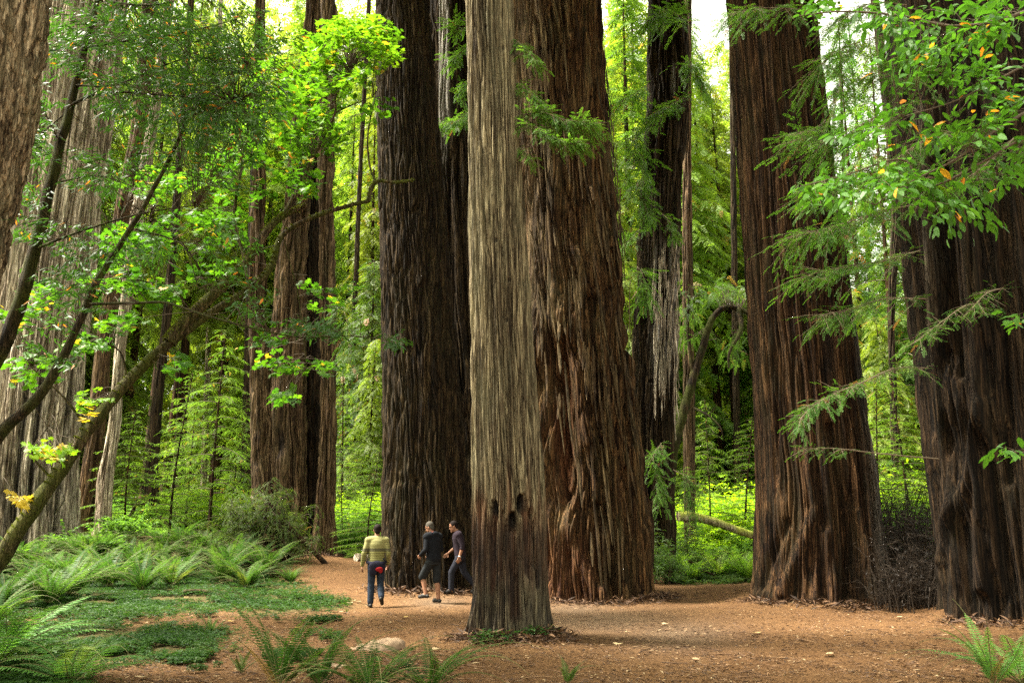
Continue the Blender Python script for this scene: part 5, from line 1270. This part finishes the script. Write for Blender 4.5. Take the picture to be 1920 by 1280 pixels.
for lx, ly in ((662, 1128), (655, 1132), (672, 1130), (432, 1168), (1250, 1172), (1690, 1160), (350, 1122), (205, 1145), (1040, 1180), (1300, 1240), (1420, 1190), (640, 1150), (262, 1275), (560, 1180), (300, 1092), (232, 1118), (1160, 1210), (1560, 1230), (760, 1160), (820, 1220)):
    h_ = hit(lx, ly); aa = rgl.uniform(0, 6.28)
    mb.add((MAPLE_V * 0.13) @ np.array([[math.cos(aa), math.sin(aa), 0], [-math.sin(aa), math.cos(aa), 0], [0, 0, 1]]) + h_ + (0, 0, 0.04), MAPLE_F, 0, rgl.uniform(0.93, 1.0), smooth=False)
for k in range(150):
    h_, _, _ = ground_pts(1, 100, 1900, 1090, 1280, rgl); aa = rgl.uniform(0, 6.28); l_ = rgl.uniform(0.1, 0.45); d_ = np.array([math.cos(aa), math.sin(aa), 0]) * l_
    p0 = h_[0] + (0, 0, 0.015)
    mb.add(*tube(np.array([p0, p0 + d_ * 0.5 + rgl.normal(0, .03, 3) * (1, 1, 0.3), p0 + d_]), [0.006, 0.006, 0.003], 4), tint=rgl.uniform(0.1, 0.8))
# duff and bark scraps piled against the trunks
for hx, hy, hr in _heap:
    n = 2600; th = rgl.uniform(-PI, 0.0, n); ds = hr * 1.02 + np.abs(rgl.normal(0, 0.22, n)) - 0.05
    x_, y_ = hx + np.cos(th) * ds, hy + np.sin(th) * ds
    q = np.stack([x_, y_, gz(x_, y_) + rgl.uniform(0.005, 0.05, n)], -1); a = rgl.uniform(0, 6.28, n)
    Mx = frames(np.stack([np.cos(a), np.sin(a), rgl.normal(0, .35, n)], -1), np.stack([rgl.normal(0, .5, n), rgl.normal(0, .5, n), np.ones(n)], -1))
    stamp(mb, FL, FLF, q, Mx, 0.04 + 0.22 * rgl.random(n) ** 2.5, 0, np.clip(rgl.normal(0.3, 0.2, n), 0, 0.9))
o = put('leaf_litter', mb.mesh('leaf_litter', [LIT])); tag(o, 'orange-brown needles, chips and fallen leaves strewn over the bare ground', 'litter', kind='stuff')

# ================================================================== logs, stone, dead thicket
def log(name, lab, pts, r0, r1, mat, green=0.6, seed=1, k=16):
    rg = np.random.default_rng(seed)
    W = [P(*p) for p in pts]; W = spline(W, 60); n = len(W)
    V, F = tube(W, np.linspace(r0, r1, n), k)
    T = unit(np.gradient(W, axis=0)).repeat(k, 0); C_ = W.repeat(k, 0); rad = unit(V - C_)
    V = V + rad * (0.18 * np.linspace(r0, r1, n).repeat(k) * noise3(V / (r0 * 1.1)))[:, None]
    org = W[0].copy()
    mb = MB(); mb.add(V, F)
    for e, idx in ((W[0], np.arange(k)), (W[-1], np.arange((n - 1) * k, n * k))):
        vv = np.vstack([V[idx], e[None]]); mb.add(vv, [[i_, (i_ + 1) % k, k] for i_ in range(k)])
    up_ = unit(V - C_)[:, 2]
    g_ = np.clip((up_ * 0.8 + 0.3) * green + 0.5 * noise3(V / 0.3), 0, 1)
    g_ = np.concatenate([g_, np.zeros(mb.n - len(g_))])
    o = put(name, mb.mesh(name, [mat], {'green': g_}, origin=org)); o.location = tuple(org)
    return tag(o, lab, 'log')
B_LOGM = bark('bark_moss_log', (0.55, 0.48, 0.36), (0.25, 0.19, 0.13), moss=(0.34, 0.38, 0.06), moss_amt=0.9, s=12, green=(0.34, 0.39, 0.045))
log('fallen_log', 'pale fallen log topped with yellow-green moss in the centre gap', [(1272, 968, 28.0), (1300, 968, 28.2), (1345, 980, 28.6), (1390, 996, 29), (1440, 1012, 29.5)], 0.15, 0.11, B_LOGM, 1.3, 3)
log('fallen_log', 'brown rotting log lying behind the fern bed', [(262, 1020, 40), (330, 1017, 41), (400, 1012, 42), (460, 1004, 42.5)], 0.34, 0.28, B_RED, 0.2, 4)
log('fallen_log', 'thin dead log leaning beside the slim pinkish trunk', [(222, 1008, 38), (240, 975, 38), (256, 944, 38)], 0.10, 0.07, B_RED, 0.2, 5)
log('fallen_log', 'dead branch leaning against the dark leaning trunk', [(328, 1006, 42), (312, 985, 42.5), (292, 958, 43)], 0.12, 0.08, B_RED, 0.2, 6)
log('fallen_branch', 'bare stick lying among the ferns below the mossy log', [(1290, 1050, 27), (1325, 1072, 27), (1352, 1080, 27), (1400, 1082, 27)], 0.035, 0.02, B_RED, 0.1, 7, 8)
log('fallen_branch', 'dark stick on the clover below the root mound', [(345, 1110, 21), (375, 1107, 21), (405, 1112, 20.8)], 0.06, 0.03, B_DARK, 0.2, 8, 8)
h_ = hit(676, 1052)
log('log_stub', 'short pale log end lying at the edge of the path beside the man in stripes', [(668, 1044, h_[1]), (677, 1045, h_[1] + 0.2), (690, 1046, h_[1] + 0.5)], 0.14, 0.14, B_GREY, 0.0, 9)

# flat stone
c0 = hit(704, 1214)
nu, nv = 60, 36
u, v = np.meshgrid(np.linspace(0, 2 * PI, nu, endpoint=False), np.linspace(0, 1, nv), indexing='ij')
rad = np.sin(v * PI / 2) ; hh = np.cos(v * PI / 2) ** 0.6
X_ = np.cos(u) * rad * 0.33 * (1 + 0.25 * noise3(np.stack([np.cos(u) * 1.2, np.sin(u) * 1.2, 0 * u + 3], -1))); Y_ = np.sin(u) * rad * 0.30
Z_ = hh * 0.17 * (0.75 + 0.5 * X_ / 0.33) - 0.05
V = np.stack([X_, Y_, Z_], -1).reshape(-1, 3)
V = V + 0.025 * np.stack([noise3(V / 0.11 + 5), noise3(V / 0.11 + 15), noise3(V / 0.09 + 25)], -1)
i, j = np.meshgrid(np.arange(nu), np.arange(nv - 1), indexing='ij')
Fq = np.stack([i * nv + j, i * nv + j + 1, ((i + 1) % nu) * nv + j + 1, ((i + 1) % nu) * nv + j], -1).reshape(-1, 4)
mb = MB(); mb.add(V, Fq)
STONE = plain('stone', (0.22, 0.15, 0.095), 0.9, 0.3, 18)
o = put('stone', mb.mesh('stone', [STONE])); o.location = tuple(c0); o.scale = (1.3, 1.3, 1.25); tag(o, 'flat tan stone half buried among the ferns at the bottom', 'stone')
c1 = hit(636, 1250); o2 = o.copy(); COL.objects.link(o2); o2.location = tuple(c1 - np.array([0, 0, 0.05])); o2.scale = (0.75, 0.7, 0.7); o2.rotation_euler = (0, 0, 2.2); tag(o2, 'smaller tan stone behind the fern fronds, below left of the flat stone', 'stone')

# dead thicket between the two right trunks
B_DTWIG = plain('dead_twig', (0.022, 0.014, 0.008), 0.9, 0.4, 40)
def thicket(seed, rx, ry, h, ns, nsp):
    rg = np.random.default_rng(seed); mb = MB(); pos, dr, up_ = [], [], []
    for k in range(ns):
        s_ = np.array([rg.uniform(-rx, rx), rg.uniform(-ry, ry), -0.05]); l_ = h * rg.uniform(0.35, 1.0) * (1 - 0.3 * abs(s_[0]) / rx)
        lean = rg.normal(0, 0.22, 2)
        pts = spline([s_, s_ + [lean[0] * l_ * .4, lean[1] * l_ * .4, l_ * 0.55], s_ + [lean[0] * l_ * 1.2 + rg.normal(0, .1), lean[1] * l_, l_]], 9)
        mb.add(*tube(pts, np.linspace(rg.uniform(0.008, 0.02), 0.003, 9), 4), mat=1)
        for j in range(nsp):
            i_ = rg.integers(2, 9); d = unit(rg.normal(0, 1, 3) * (1, 1, 0.5)); l2 = rg.uniform(0.1, 0.4); e = pts[i_] + d * l2
            mb.add(*tube(np.array([pts[i_], (pts[i_] + e) / 2 + rg.normal(0, .03, 3), e]), [0.005, 0.004, 0.002], 3), mat=1)
            for f in (0.6, 1.0):
                pos.append(pts[i_] + d * l2 * f); dr.append(d + rg.normal(0, .5, 3) + [0, 0, -0.3]); up_.append([rg.normal(0, .5), rg.normal(0, .5), 1])
    pos = np.array(pos); n = len(pos)
    stamp(mb, SP_NEAR[0][0], SP_NEAR[0][1], pos, frames(np.array(dr), np.array(up_)), rg.uniform(0.25, 0.55, n), 0, np.clip(rg.normal(.4, .25, n), 0, 1))
    return mb.mesh('dead_shrub', [G_DEAD, B_DTWIG])
TH1, TH2 = thicket(1, 0.55, 0.5, 3.0, 70, 10), thicket(2, 0.55, 0.4, 1.6, 60, 9)
for me_, px, D, s_, lab in ((TH1, 1700, 20.0, 1.0, 'tall brown dead shrub standing in the dark gap against the rightmost trunk'), (TH1, 1672, 21.5, 1.0, 'brown dead shrub with stiff twigs close to the flank of the broad straight trunk'),
                            (TH2, 1690, 17.8, 0.9, 'low tangle of dead twigs in front of the tall dead shrub'), (TH2, 1735, 18.2, 1.0, 'dead twiggy shrub pressed against the left foot of the rightmost trunk'), (TH1, 1715, 22.5, 1.15, 'dark dead shrub at the back of the gap, seen between stiff upright twigs'), (TH1, 1740, 20.5, 1.05, 'dark dead shrub leaning on the left side of the rightmost trunk'), (TH1, 1685, 24.0, 1.1, 'farthest dead shrub in the dark gap, partly green behind'), (TH2, 1710, 19.0, 1.2, 'broad low heap of dead twigs in the middle of the dark gap'), (TH2, 1655, 18.4, 0.6, 'small dead twig tuft at the right foot of the broad straight trunk')):
    x = at_px(px, D); o = put('dead_shrub', me_); o.location = (x, D, gz(x, D)); o.scale = (s_,) * 3; o.rotation_euler = (0, 0, rg0.uniform(0, 6)); tag(o, lab, 'dead shrub', 'dead shrubs of the dark gap')

# ================================================================== people
def capsule(mb, p0, r0, p1, r1, k=14):
    p0, p1 = np.asarray(p0, float), np.asarray(p1, float); d = unit(p1 - p0)
    a = np.array([80, 55, 28, 0]) * PI / 180
    pts = [p0 - d * r0 * math.sin(x) for x in a] + [p1 + d * r1 * math.sin(x) for x in a[::-1]]
    rd = [r0 * math.cos(x) for x in a] + [r1 * math.cos(x) for x in a[::-1]]
    V, F = tube(np.array(pts), np.array(rd), k); n = len(V)
    mb.add(V, F); mb.add(V[:k], [list(range(k))[::-1]]); mb.add(V[-k:], [list(range(k))])
def chain(mb, pts, rs):
    for a, b, r0, r1 in zip(pts[:-1], pts[1:], rs[:-1], rs[1:]): capsule(mb, a, r0, b, r1)
def ellip(mb, c, r, axes=None, nu=18, nv=12):
    u, v = np.meshgrid(np.linspace(0, 2 * PI, nu, endpoint=False), np.linspace(0.02, PI - 0.02, nv), indexing='ij')
    V = np.stack([np.cos(u) * np.sin(v) * r[0], np.sin(u) * np.sin(v) * r[1], np.cos(v) * r[2]], -1).reshape(-1, 3)
    if axes is not None: V = V @ np.asarray(axes, float)
    i, j = np.meshgrid(np.arange(nu), np.arange(nv - 1), indexing='ij')
    F = np.stack([i * nv + j, i * nv + j + 1, ((i + 1) % nu) * nv + j + 1, ((i + 1) % nu) * nv + j], -1).reshape(-1, 4)
    mb.add(V + np.asarray(c, float), F)
    mb.add(V.reshape(nu, nv, 3)[:, 0] + np.asarray(c, float), [list(range(nu))]); mb.add(V.reshape(nu, nv, 3)[:, -1] + np.asarray(c, float), [list(range(nu))[::-1]])
def loft(mb, st, k=24):
    """elliptic torso: stations (centre xyz, half depth, half width)"""
    th = np.linspace(0, 2 * PI, k, endpoint=False)
    V = np.array([[(c[0] + a * math.cos(t), c[1] + b * math.sin(t), c[2]) for t in th] for c, a, b in st]); n = len(st)
    i, j = np.meshgrid(np.arange(n - 1), np.arange(k), indexing='ij')
    F = np.stack([i * k + j, i * k + (j + 1) % k, (i + 1) * k + (j + 1) % k, (i + 1) * k + j], -1).reshape(-1, 4)
    mb.add(V.reshape(-1, 3), F); mb.add(V[0], [list(range(k))[::-1]]); mb.add(V[-1], [list(range(k))])
def fuse(mb, name, mat, voxel=0.008, it=4, fac=0.5):
    """one continuous surface out of the overlapping shapes"""
    me = mb.mesh('tmp', []); o = bpy.data.objects.new('tmp', me); COL.objects.link(o)
    r = o.modifiers.new('r', 'REMESH'); r.mode = 'VOXEL'; r.voxel_size = voxel; r.use_smooth_shade = True
    s = o.modifiers.new('s', 'SMOOTH'); s.iterations = it; s.factor = fac
    dg = bpy.context.evaluated_depsgraph_get()
    out_ = bpy.data.meshes.new_from_object(o.evaluated_get(dg)); out_.name = name
    bpy.data.objects.remove(o); bpy.data.meshes.remove(me)
    out_.materials.clear(); out_.materials.append(mat)
    return out_
def hand(mb, wrist, d, pn, curl=0.5, side=1):
    """palm and five fingers; d = pointing direction, pn = direction the palm faces, side = +1 thumb on d x pn"""
    d = unit(d); pn = unit(np.asarray(pn, float) - d * np.dot(pn, d)); s_ = np.cross(d, pn) * side
    for off, ln in ((0.030, 0.082), (0.010, 0.088), (-0.010, 0.084), (-0.028, 0.074)):
        capsule(mb, wrist + s_ * off * 0.55 + d * 0.008, 0.0155, wrist + s_ * off + d * ln, 0.0125, 10)
    for off, ln, fl in ((0.031, 0.082, 0.070), (0.0105, 0.088, 0.078), (-0.010, 0.084, 0.072), (-0.029, 0.074, 0.056)):
        k0 = wrist + s_ * off + d * ln; c = curl * (1 + 0.15 * (off < 0))
        d1 = d * math.cos(c * 0.6) + pn * math.sin(c * 0.6) + s_ * off * 2.0; k1 = k0 + unit(d1) * fl * 0.55
        d2 = d * math.cos(c * 1.7) + pn * math.sin(c * 1.7); k2 = k1 + unit(d2) * fl * 0.5
        capsule(mb, k0, 0.0105, k1, 0.0095, 10); capsule(mb, k1, 0.0095, k2, 0.0082, 10)
    t0 = wrist + s_ * 0.026 + d * 0.022; t1 = t0 + unit(s_ * 0.75 + d * 0.7 + pn * 0.25) * 0.045; t2 = t1 + unit(s_ * 0.25 + d * 0.95 + pn * 0.35) * 0.034
    capsule(mb, t0, 0.0135, t1, 0.0115, 10); capsule(mb, t1, 0.0115, t2, 0.009, 10)

SKIN = plain('skin', (0.25, 0.12, 0.07), 0.6, 0.08, 30)
def cloth(name, col, noise=0.2): return plain(name, col, 0.95, noise, 14, 0.1)
m, nt, out = newmat('striped_knit')
tc = N(nt, 'ShaderNodeTexCoord'); sp = N(nt, 'ShaderNodeSeparateXYZ'); L(nt, tc.outputs['Object'], sp.inputs[0])
wv_ = math_(nt, 'FRACT', math_(nt, 'MULTIPLY', sp.outputs[2], 21.0))
c = ramp(nt, wv_, [(0.0, (0.20, 0.19, 0.06)), (0.42, (0.20, 0.19, 0.06)), (0.5, (0.10, 0.09, 0.026)), (0.85, (0.12, 0.11, 0.032)), (0.95, (0.21, 0.20, 0.075))])
topb = math_(nt, 'GREATER_THAN', sp.outputs[2], 1.24)
c = mixc(nt, math_(nt, 'MULTIPLY', topb, 0.6), c, (0.23, 0.215, 0.085))
bd = math_(nt, 'MULTIPLY', math_(nt, 'GREATER_THAN', sp.outputs[2], 1.17), math_(nt, 'LESS_THAN', sp.outputs[2], 1.235))
c = mixc(nt, math_(nt, 'MULTIPLY', bd, 0.85), c, (0.055, 0.05, 0.026))
b = N(nt, 'ShaderNodeBsdfPrincipled', i_Roughness=0.95); L(nt, c, b.inputs['Base Color']); L(nt, b.outputs[0], out.inputs[0]); KNIT = m
JEANS, NAVY, BLACK, PLUM = cloth('jeans', (0.02, 0.028, 0.044), 0.35), cloth('navy_cloth', (0.012, 0.012, 0.022)), cloth('black_cloth', (0.009, 0.010, 0.013)), cloth('plum_cloth', (0.02, 0.014, 0.02))
REDC, SHOE, TROU, DSHORT = cloth('red_cloth', (0.2, 0.01, 0.012)), plain('shoe', (0.012, 0.011, 0.010), 0.6), cloth('dark_trousers', (0.016, 0.017, 0.024)), cloth('dark_shorts', (0.016, 0.018, 0.02))
HAIRB, HAIRG, WATCH, COLLAR, EYE = plain('hair_dark', (0.010, 0.006, 0.005), 0.8, 0.4, 60, 0.1), plain('hair_grey', (0.06, 0.053, 0.043), 0.8, 0.4, 60, 0.1), plain('watch_steel', (0.5, 0.5, 0.5), 0.3), cloth('pink_collar', (0.35, 0.10, 0.08)), plain('eye', (0.02, 0.015, 0.012), 0.2)

def person(loc, heading, J, label, outfit):
    root = thing('person', label, 'person', loc, None)
    root.rotation_euler = (0, 0, heading)
    g = {k: np.asarray(v, float) for k, v in J.items()}
    up_ = unit(g['neck'] - g['pelvis'])
    def torso(mb, e, z0=0.0, neck=True):
        P0, P1 = g['pelvis'], g['neck']
        f_ = lambda t: P0 + (P1 - P0) * t
        st = [(f_(-0.16), 0.085 + e, 0.13 + e), (f_(-0.03), 0.115 + e, 0.165 + e), (f_(0.2), 0.112 + e, 0.155 + e), (f_(0.45), 0.118 + e, 0.158 + e), (f_(0.70), 0.125 + e, 0.178 + e), (f_(0.86), 0.108 + e, 0.17 + e), (f_(0.95), 0.08 + e, 0.11 + e), (f_(1.02), 0.058 + e, 0.062 + e)]
        loft(mb, [s_ for s_ in st if s_[0][2] >= f_(z0)[2] - 1e-6])
        for s_ in ('l', 'r'): capsule(mb, f_(0.88), 0.085 + e, g['sh_' + s_], 0.066 + e)
    arm_r = (0.054, 0.043, 0.030); leg_r = (0.088, 0.060, 0.042)
    body = MB(); torso(body, -0.012)
    for s_ in ('l', 'r'):
        chain(body, [g['sh_' + s_], g['el_' + s_], g['wr_' + s_]], arm_r)
        fl = g['el_' + s_] + (g['wr_' + s_] - g['el_' + s_]) * 0.3; ellip(body, fl, (0.043, 0.043, 0.05))
        chain(body, [g['hip_' + s_], g['kn_' + s_], g['an_' + s_]], leg_r)
        cf = g['kn_' + s_] + (g['an_' + s_] - g['kn_' + s_]) * 0.3 + np.array([-0.018, 0, 0]); capsule(body, cf, 0.052, cf + (g['an_' + s_] - g['kn_' + s_]) * 0.2, 0.044)
        chain(body, [g['an_' + s_], g['an_' + s_] + unit(g['toe_' + s_] - g['an_' + s_]) * 0.06, g['toe_' + s_]], (0.042, 0.04, 0.03))
        dv = unit(g['wr_' + s_] - g['el_' + s_]); dv = unit(dv + np.array(J.get('hd_' + s_, (0, 0, 0)), float)); hand(body, g['wr_' + s_], dv, J.get('pn_' + s_, (0, -1 if s_ == 'l' else 1, 0)), 0.55, 1 if s_ == 'l' else -1)
    hc = g['head']; hf = unit(J.get('look', (1, 0, -0.1))); hl = unit(np.cross([0, 0, 1.0], hf)); hu = np.cross(hf, hl); A = np.stack([hf, hl, hu])
    capsule(body, g['neck'] - up_ * 0.03, 0.060, hc - hu * 0.06 - hf * 0.015, 0.055)
    ellip(body, hc + hu * 0.025 - hf * 0.01, (0.098, 0.076, 0.098), A); ellip(body, hc - hu * 0.045 + hf * 0.022, (0.070, 0.060, 0.075), A)
    capsule(body, hc + hf * 0.085 + hu * 0.005, 0.010, hc + hf * 0.104 - hu * 0.032, 0.014); ellip(body, hc + hf * 0.075 - hu * 0.10, (0.028, 0.03, 0.02), A)
    capsule(body, hc + hf * 0.083 + hl * 0.035 + hu * 0.022, 0.010, hc + hf * 0.083 - hl * 0.035 + hu * 0.022, 0.010); capsule(body, hc + hf * 0.083 + hl * 0.018 - hu * 0.066, 0.010, hc + hf * 0.083 - hl * 0.018 - hu * 0.066, 0.010)
    for s_ in (1, -1): ellip(body, hc + hl * s_ * 0.078 - hf * 0.012 - hu * 0.008, (0.022, 0.010, 0.033), A)
    put('body', fuse(body, 'body', SKIN, 0.0065, 3), root)
    for s_ in (1, -1):
        e = MB(); ellip(e, hc + hf * 0.083 + hl * s_ * 0.032 + hu * 0.004, (0.010, 0.012, 0.008), A); put('eye', e.mesh('eye', [EYE]), root)
    hr = MB(); ellip(hr, hc + hu * 0.040 - hf * 0.022, (0.098, 0.083, 0.096), A); ellip(hr, hc - hf * 0.062 - hu * 0.02, (0.045, 0.066, 0.075), A)
    for s_ in (1, -1): ellip(hr, hc + hl * s_ * 0.07 - hf * 0.02 + hu * 0.03, (0.045, 0.014, 0.05), A)
    put('hair', fuse(hr, 'hair', outfit['hair'], 0.008, 2), root)
    # top
    tp = MB(); torso(tp, outfit.get('loose', 0.012), 0.0 if outfit.get('short_top') else -0.16)
    se = outfit.get('sleeve', 1.0)
    for s_ in ('l', 'r'):
        a, b_, c_ = g['sh_' + s_], g['el_' + s_], g['wr_' + s_]
        chain(tp, [a, b_], (0.072, 0.060)); c2 = b_ + (c_ - b_) * se * 0.95; chain(tp, [b_, c2], (0.060, 0.050 if se < 0.5 else 0.043))
        if se < 0.5: capsule(tp, b_ + (c_ - b_) * (se - 0.02), 0.058, c2, 0.058)
    put(outfit['top_name'], fuse(tp, outfit['top_name'], outfit['top'], 0.010, 5), root)
    if outfit.get('hood'):
        h = MB(); ellip(h, g['neck'] + np.array([-0.085, 0, -0.03]), (0.065, 0.125, 0.085)); chain(h, [g['neck'] + np.array([-0.07, 0.10, 0.0]), g['neck'] + np.array([0.04, 0.085, -0.02])], (0.04, 0.028)); chain(h, [g['neck'] + np.array([-0.07, -0.10, 0.0]), g['neck'] + np.array([0.04, -0.085, -0.02])], (0.04, 0.028))
        put('hood', fuse(h, 'hood', outfit['top'], 0.01, 4), root)
    if outfit.get('collar'):
        h = MB(); nk = g['neck'] + up_ * 0.025; th = np.linspace(0, 2 * PI, 15)
        chain(h, [nk + np.array([0.062 * math.cos(t_), 0.066 * math.sin(t_), -0.012 * math.cos(t_)]) for t_ in th], [0.016] * 15)
        put('collar', fuse(h, 'collar', outfit['collar'], 0.008, 2), root)
    # trousers or shorts
    tr = MB(); P0 = g['pelvis']; ll = outfit['leg']
    loft(tr, [(P0 + np.array([0, 0, dz]), 0.12 + e_, 0.172 + e_) for dz, e_ in ((-0.14, -0.01), (-0.06, 0.012), (0.04, 0.008), (0.10, 0.0))])
    for s_ in ('l', 'r'):
        h_, k_, a_ = g['hip_' + s_], g['kn_' + s_], g['an_' + s_]
        if ll <= 1.0: chain(tr, [h_, h_ + (k_ - h_) * ll], (0.105, 0.092))
        else: chain(tr, [h_, k_, k_ + (a_ - k_) * (ll - 1)], (0.102, 0.078, 0.068))
    put(outfit['leg_name'], fuse(tr, outfit['leg_name'], outfit['leg_mat'], 0.010, 5), root)
    for s_ in ('l', 'r'):
        sh = MB(); a_, t_ = g['an_' + s_], g['toe_' + s_]; fd = unit(t_ - a_ * (1, 1, 0) - np.array([0, 0, 0]) if False else t_ - a_)
        heel = a_ + (t_ - a_) * -0.25 + np.array([0, 0, -0.03]); heel = a_ - unit((t_ - a_) * (1, 1, 0.4)) * 0.045 - np.array([0, 0, 0.045])
        chain(sh, [heel, (heel + t_) / 2 + np.array([0, 0, 0.012]), t_], (0.043, 0.048, 0.040)); capsule(sh, a_ - np.array([0, 0, 0.03]), 0.05, (a_ + t_) / 2, 0.045)
        put('shoe', fuse(sh, 'shoe', SHOE, 0.008, 3), root)
    return root, g

def standing(px, py):
    return hit(px, py)
# --- man in the striped sweater, walking away
p1 = hit(703, 1138)
J1 = dict(pelvis=(0, 0, 0.95), neck=(0.05, 0, 1.47), head=(0.09, 0.0, 1.615), sh_l=(0.03, 0.185, 1.40), sh_r=(0.03, -0.185, 1.40), el_l=(-0.02, 0.265, 1.12), el_r=(-0.03, -0.255, 1.12), wr_l=(0.06, 0.30, 0.87), wr_r=(0.12, -0.25, 0.90),
          hip_l=(0, 0.09, 0.91), hip_r=(0, -0.09, 0.91), kn_l=(0.03, 0.095, 0.49), kn_r=(0.10, -0.10, 0.50), an_l=(-0.02, 0.10, 0.085), an_r=(-0.26, -0.13, 0.22), toe_l=(0.14, 0.13, 0.042), toe_r=(-0.17, -0.15, 0.09), look=(1, 0.12, -0.12))
r1, g1 = person(p1, R(98), J1, 'man walking away in a yellow-olive striped sweater and jeans, jacket tied round his waist',
                dict(hair=HAIRB, top=KNIT, top_name='sweater', leg=1.93, leg_name='jeans', leg_mat=JEANS, loose=0.02))
jk = MB()
th = np.linspace(0, 2 * PI, 19)
chain(jk, [np.array([0.150 * math.cos(t_), 0.195 * math.sin(t_), 0.945 + 0.02 * math.cos(t_)]) for t_ in th], [0.036] * 19)
ellip(jk, (-0.15, -0.01, 0.86), (0.06, 0.17, 0.12)); ellip(jk, (-0.15, 0.06, 0.78), (0.045, 0.10, 0.12)); ellip(jk, (-0.14, -0.12, 0.82), (0.05, 0.08, 0.11))
ellip(jk, (0.16, 0.02, 0.93), (0.05, 0.06, 0.05)); capsule(jk, (0.17, 0.03, 0.92), 0.04, (0.19, 0.06, 0.66), 0.028); capsule(jk, (0.17, -0.02, 0.92), 0.04, (0.19, -0.06, 0.70), 0.028)
j_ = put('tied_jacket', fuse(jk, 'tied_jacket', NAVY, 0.010, 4), r1)
rp = MB(); ellip(rp, (-0.195, -0.065, 0.80), (0.035, 0.085, 0.052)); ellip(rp, (-0.195, -0.10, 0.765), (0.03, 0.045, 0.05)); o = put('red_lining', fuse(rp, 'red_lining', REDC, 0.008, 3), j_)

# --- man in the dark hoodie and shorts
p2 = hit(812, 1130)
J2 = dict(pelvis=(0, 0, 0.96), neck=(0.06, 0, 1.50), head=(0.13, 0.02, 1.635), sh_l=(0.04, 0.19, 1.43), sh_r=(0.04, -0.19, 1.43), el_l=(0.0, 0.27, 1.15), el_r=(0.02, -0.26, 1.15), wr_l=(0.21, 0.22, 1.03), wr_r=(0.22, -0.17, 1.04),
          hip_l=(0, 0.09, 0.92), hip_r=(0, -0.09, 0.92), kn_l=(0.24, 0.10, 0.56), kn_r=(0.0, -0.10, 0.49), an_l=(0.12, 0.11, 0.19), an_r=(-0.08, -0.09, 0.09), toe_l=(0.28, 0.14, 0.13), toe_r=(0.08, -0.11, 0.042), look=(1, 0.25, -0.45), pn_l=(0.1, -1, 0.2))
r2, g2 = person(p2, R(142), J2, 'grey-haired man in a black hooded top and dark shorts, middle of the three walkers',
                dict(hair=HAIRG, top=BLACK, top_name='hoodie', leg=1.0, leg_name='shorts', leg_mat=DSHORT, loose=0.034, hood=True, collar=COLLAR))

# --- man striding left in the plum shirt
p3 = hit(862, 1113)
J3 = dict(pelvis=(0, 0, 0.90), neck=(0.07, 0, 1.43), head=(0.17, 0.0, 1.555), sh_l=(0.04, 0.185, 1.36), sh_r=(0.05, -0.185, 1.36), el_l=(-0.05, 0.235, 1.09), el_r=(0.10, -0.24, 1.08), wr_l=(0.02, 0.25, 0.855), wr_r=(0.28, -0.22, 0.93),
          hip_l=(0, 0.09, 0.86), hip_r=(0, -0.09, 0.86), kn_l=(0.20, 0.095, 0.50), kn_r=(-0.11, -0.09, 0.47), an_l=(0.20, 0.10, 0.095), an_r=(-0.40, -0.095, 0.16), toe_l=(0.36, 0.11, 0.055), toe_r=(-0.29, -0.10, 0.045), look=(1, 0.05, -0.35), pn_l=(0.3, -1, 0))
r3, g3 = person(p3, R(184), J3, 'dark-haired man striding leftward in a plum shirt with rolled sleeves and dark trousers',
                dict(hair=HAIRB, top=PLUM, top_name='shirt', leg=1.95, leg_name='trousers', leg_mat=TROU, loose=0.022, sleeve=0.2))
wt = MB(); wc = g3['wr_l'] - unit(g3['wr_l'] - g3['el_l']) * 0.012; ax = unit(g3['wr_l'] - g3['el_l'])
A_ = unit(np.cross(ax, [0, 0, 1.0])) if abs(ax[2]) < 0.8 else unit(np.cross(ax, [1.0, 0, 0])); Bb = np.cross(ax, A_)
chain(wt, [wc + 0.034 * (math.cos(t_) * A_ + math.sin(t_) * Bb) for t_ in np.linspace(0, 2 * PI, 15)], [0.008] * 15); ellip(wt, wc + np.array([0, 0.036, 0]), (0.018, 0.008, 0.018))
put('watch', wt.mesh('watch', [WATCH]), r3)
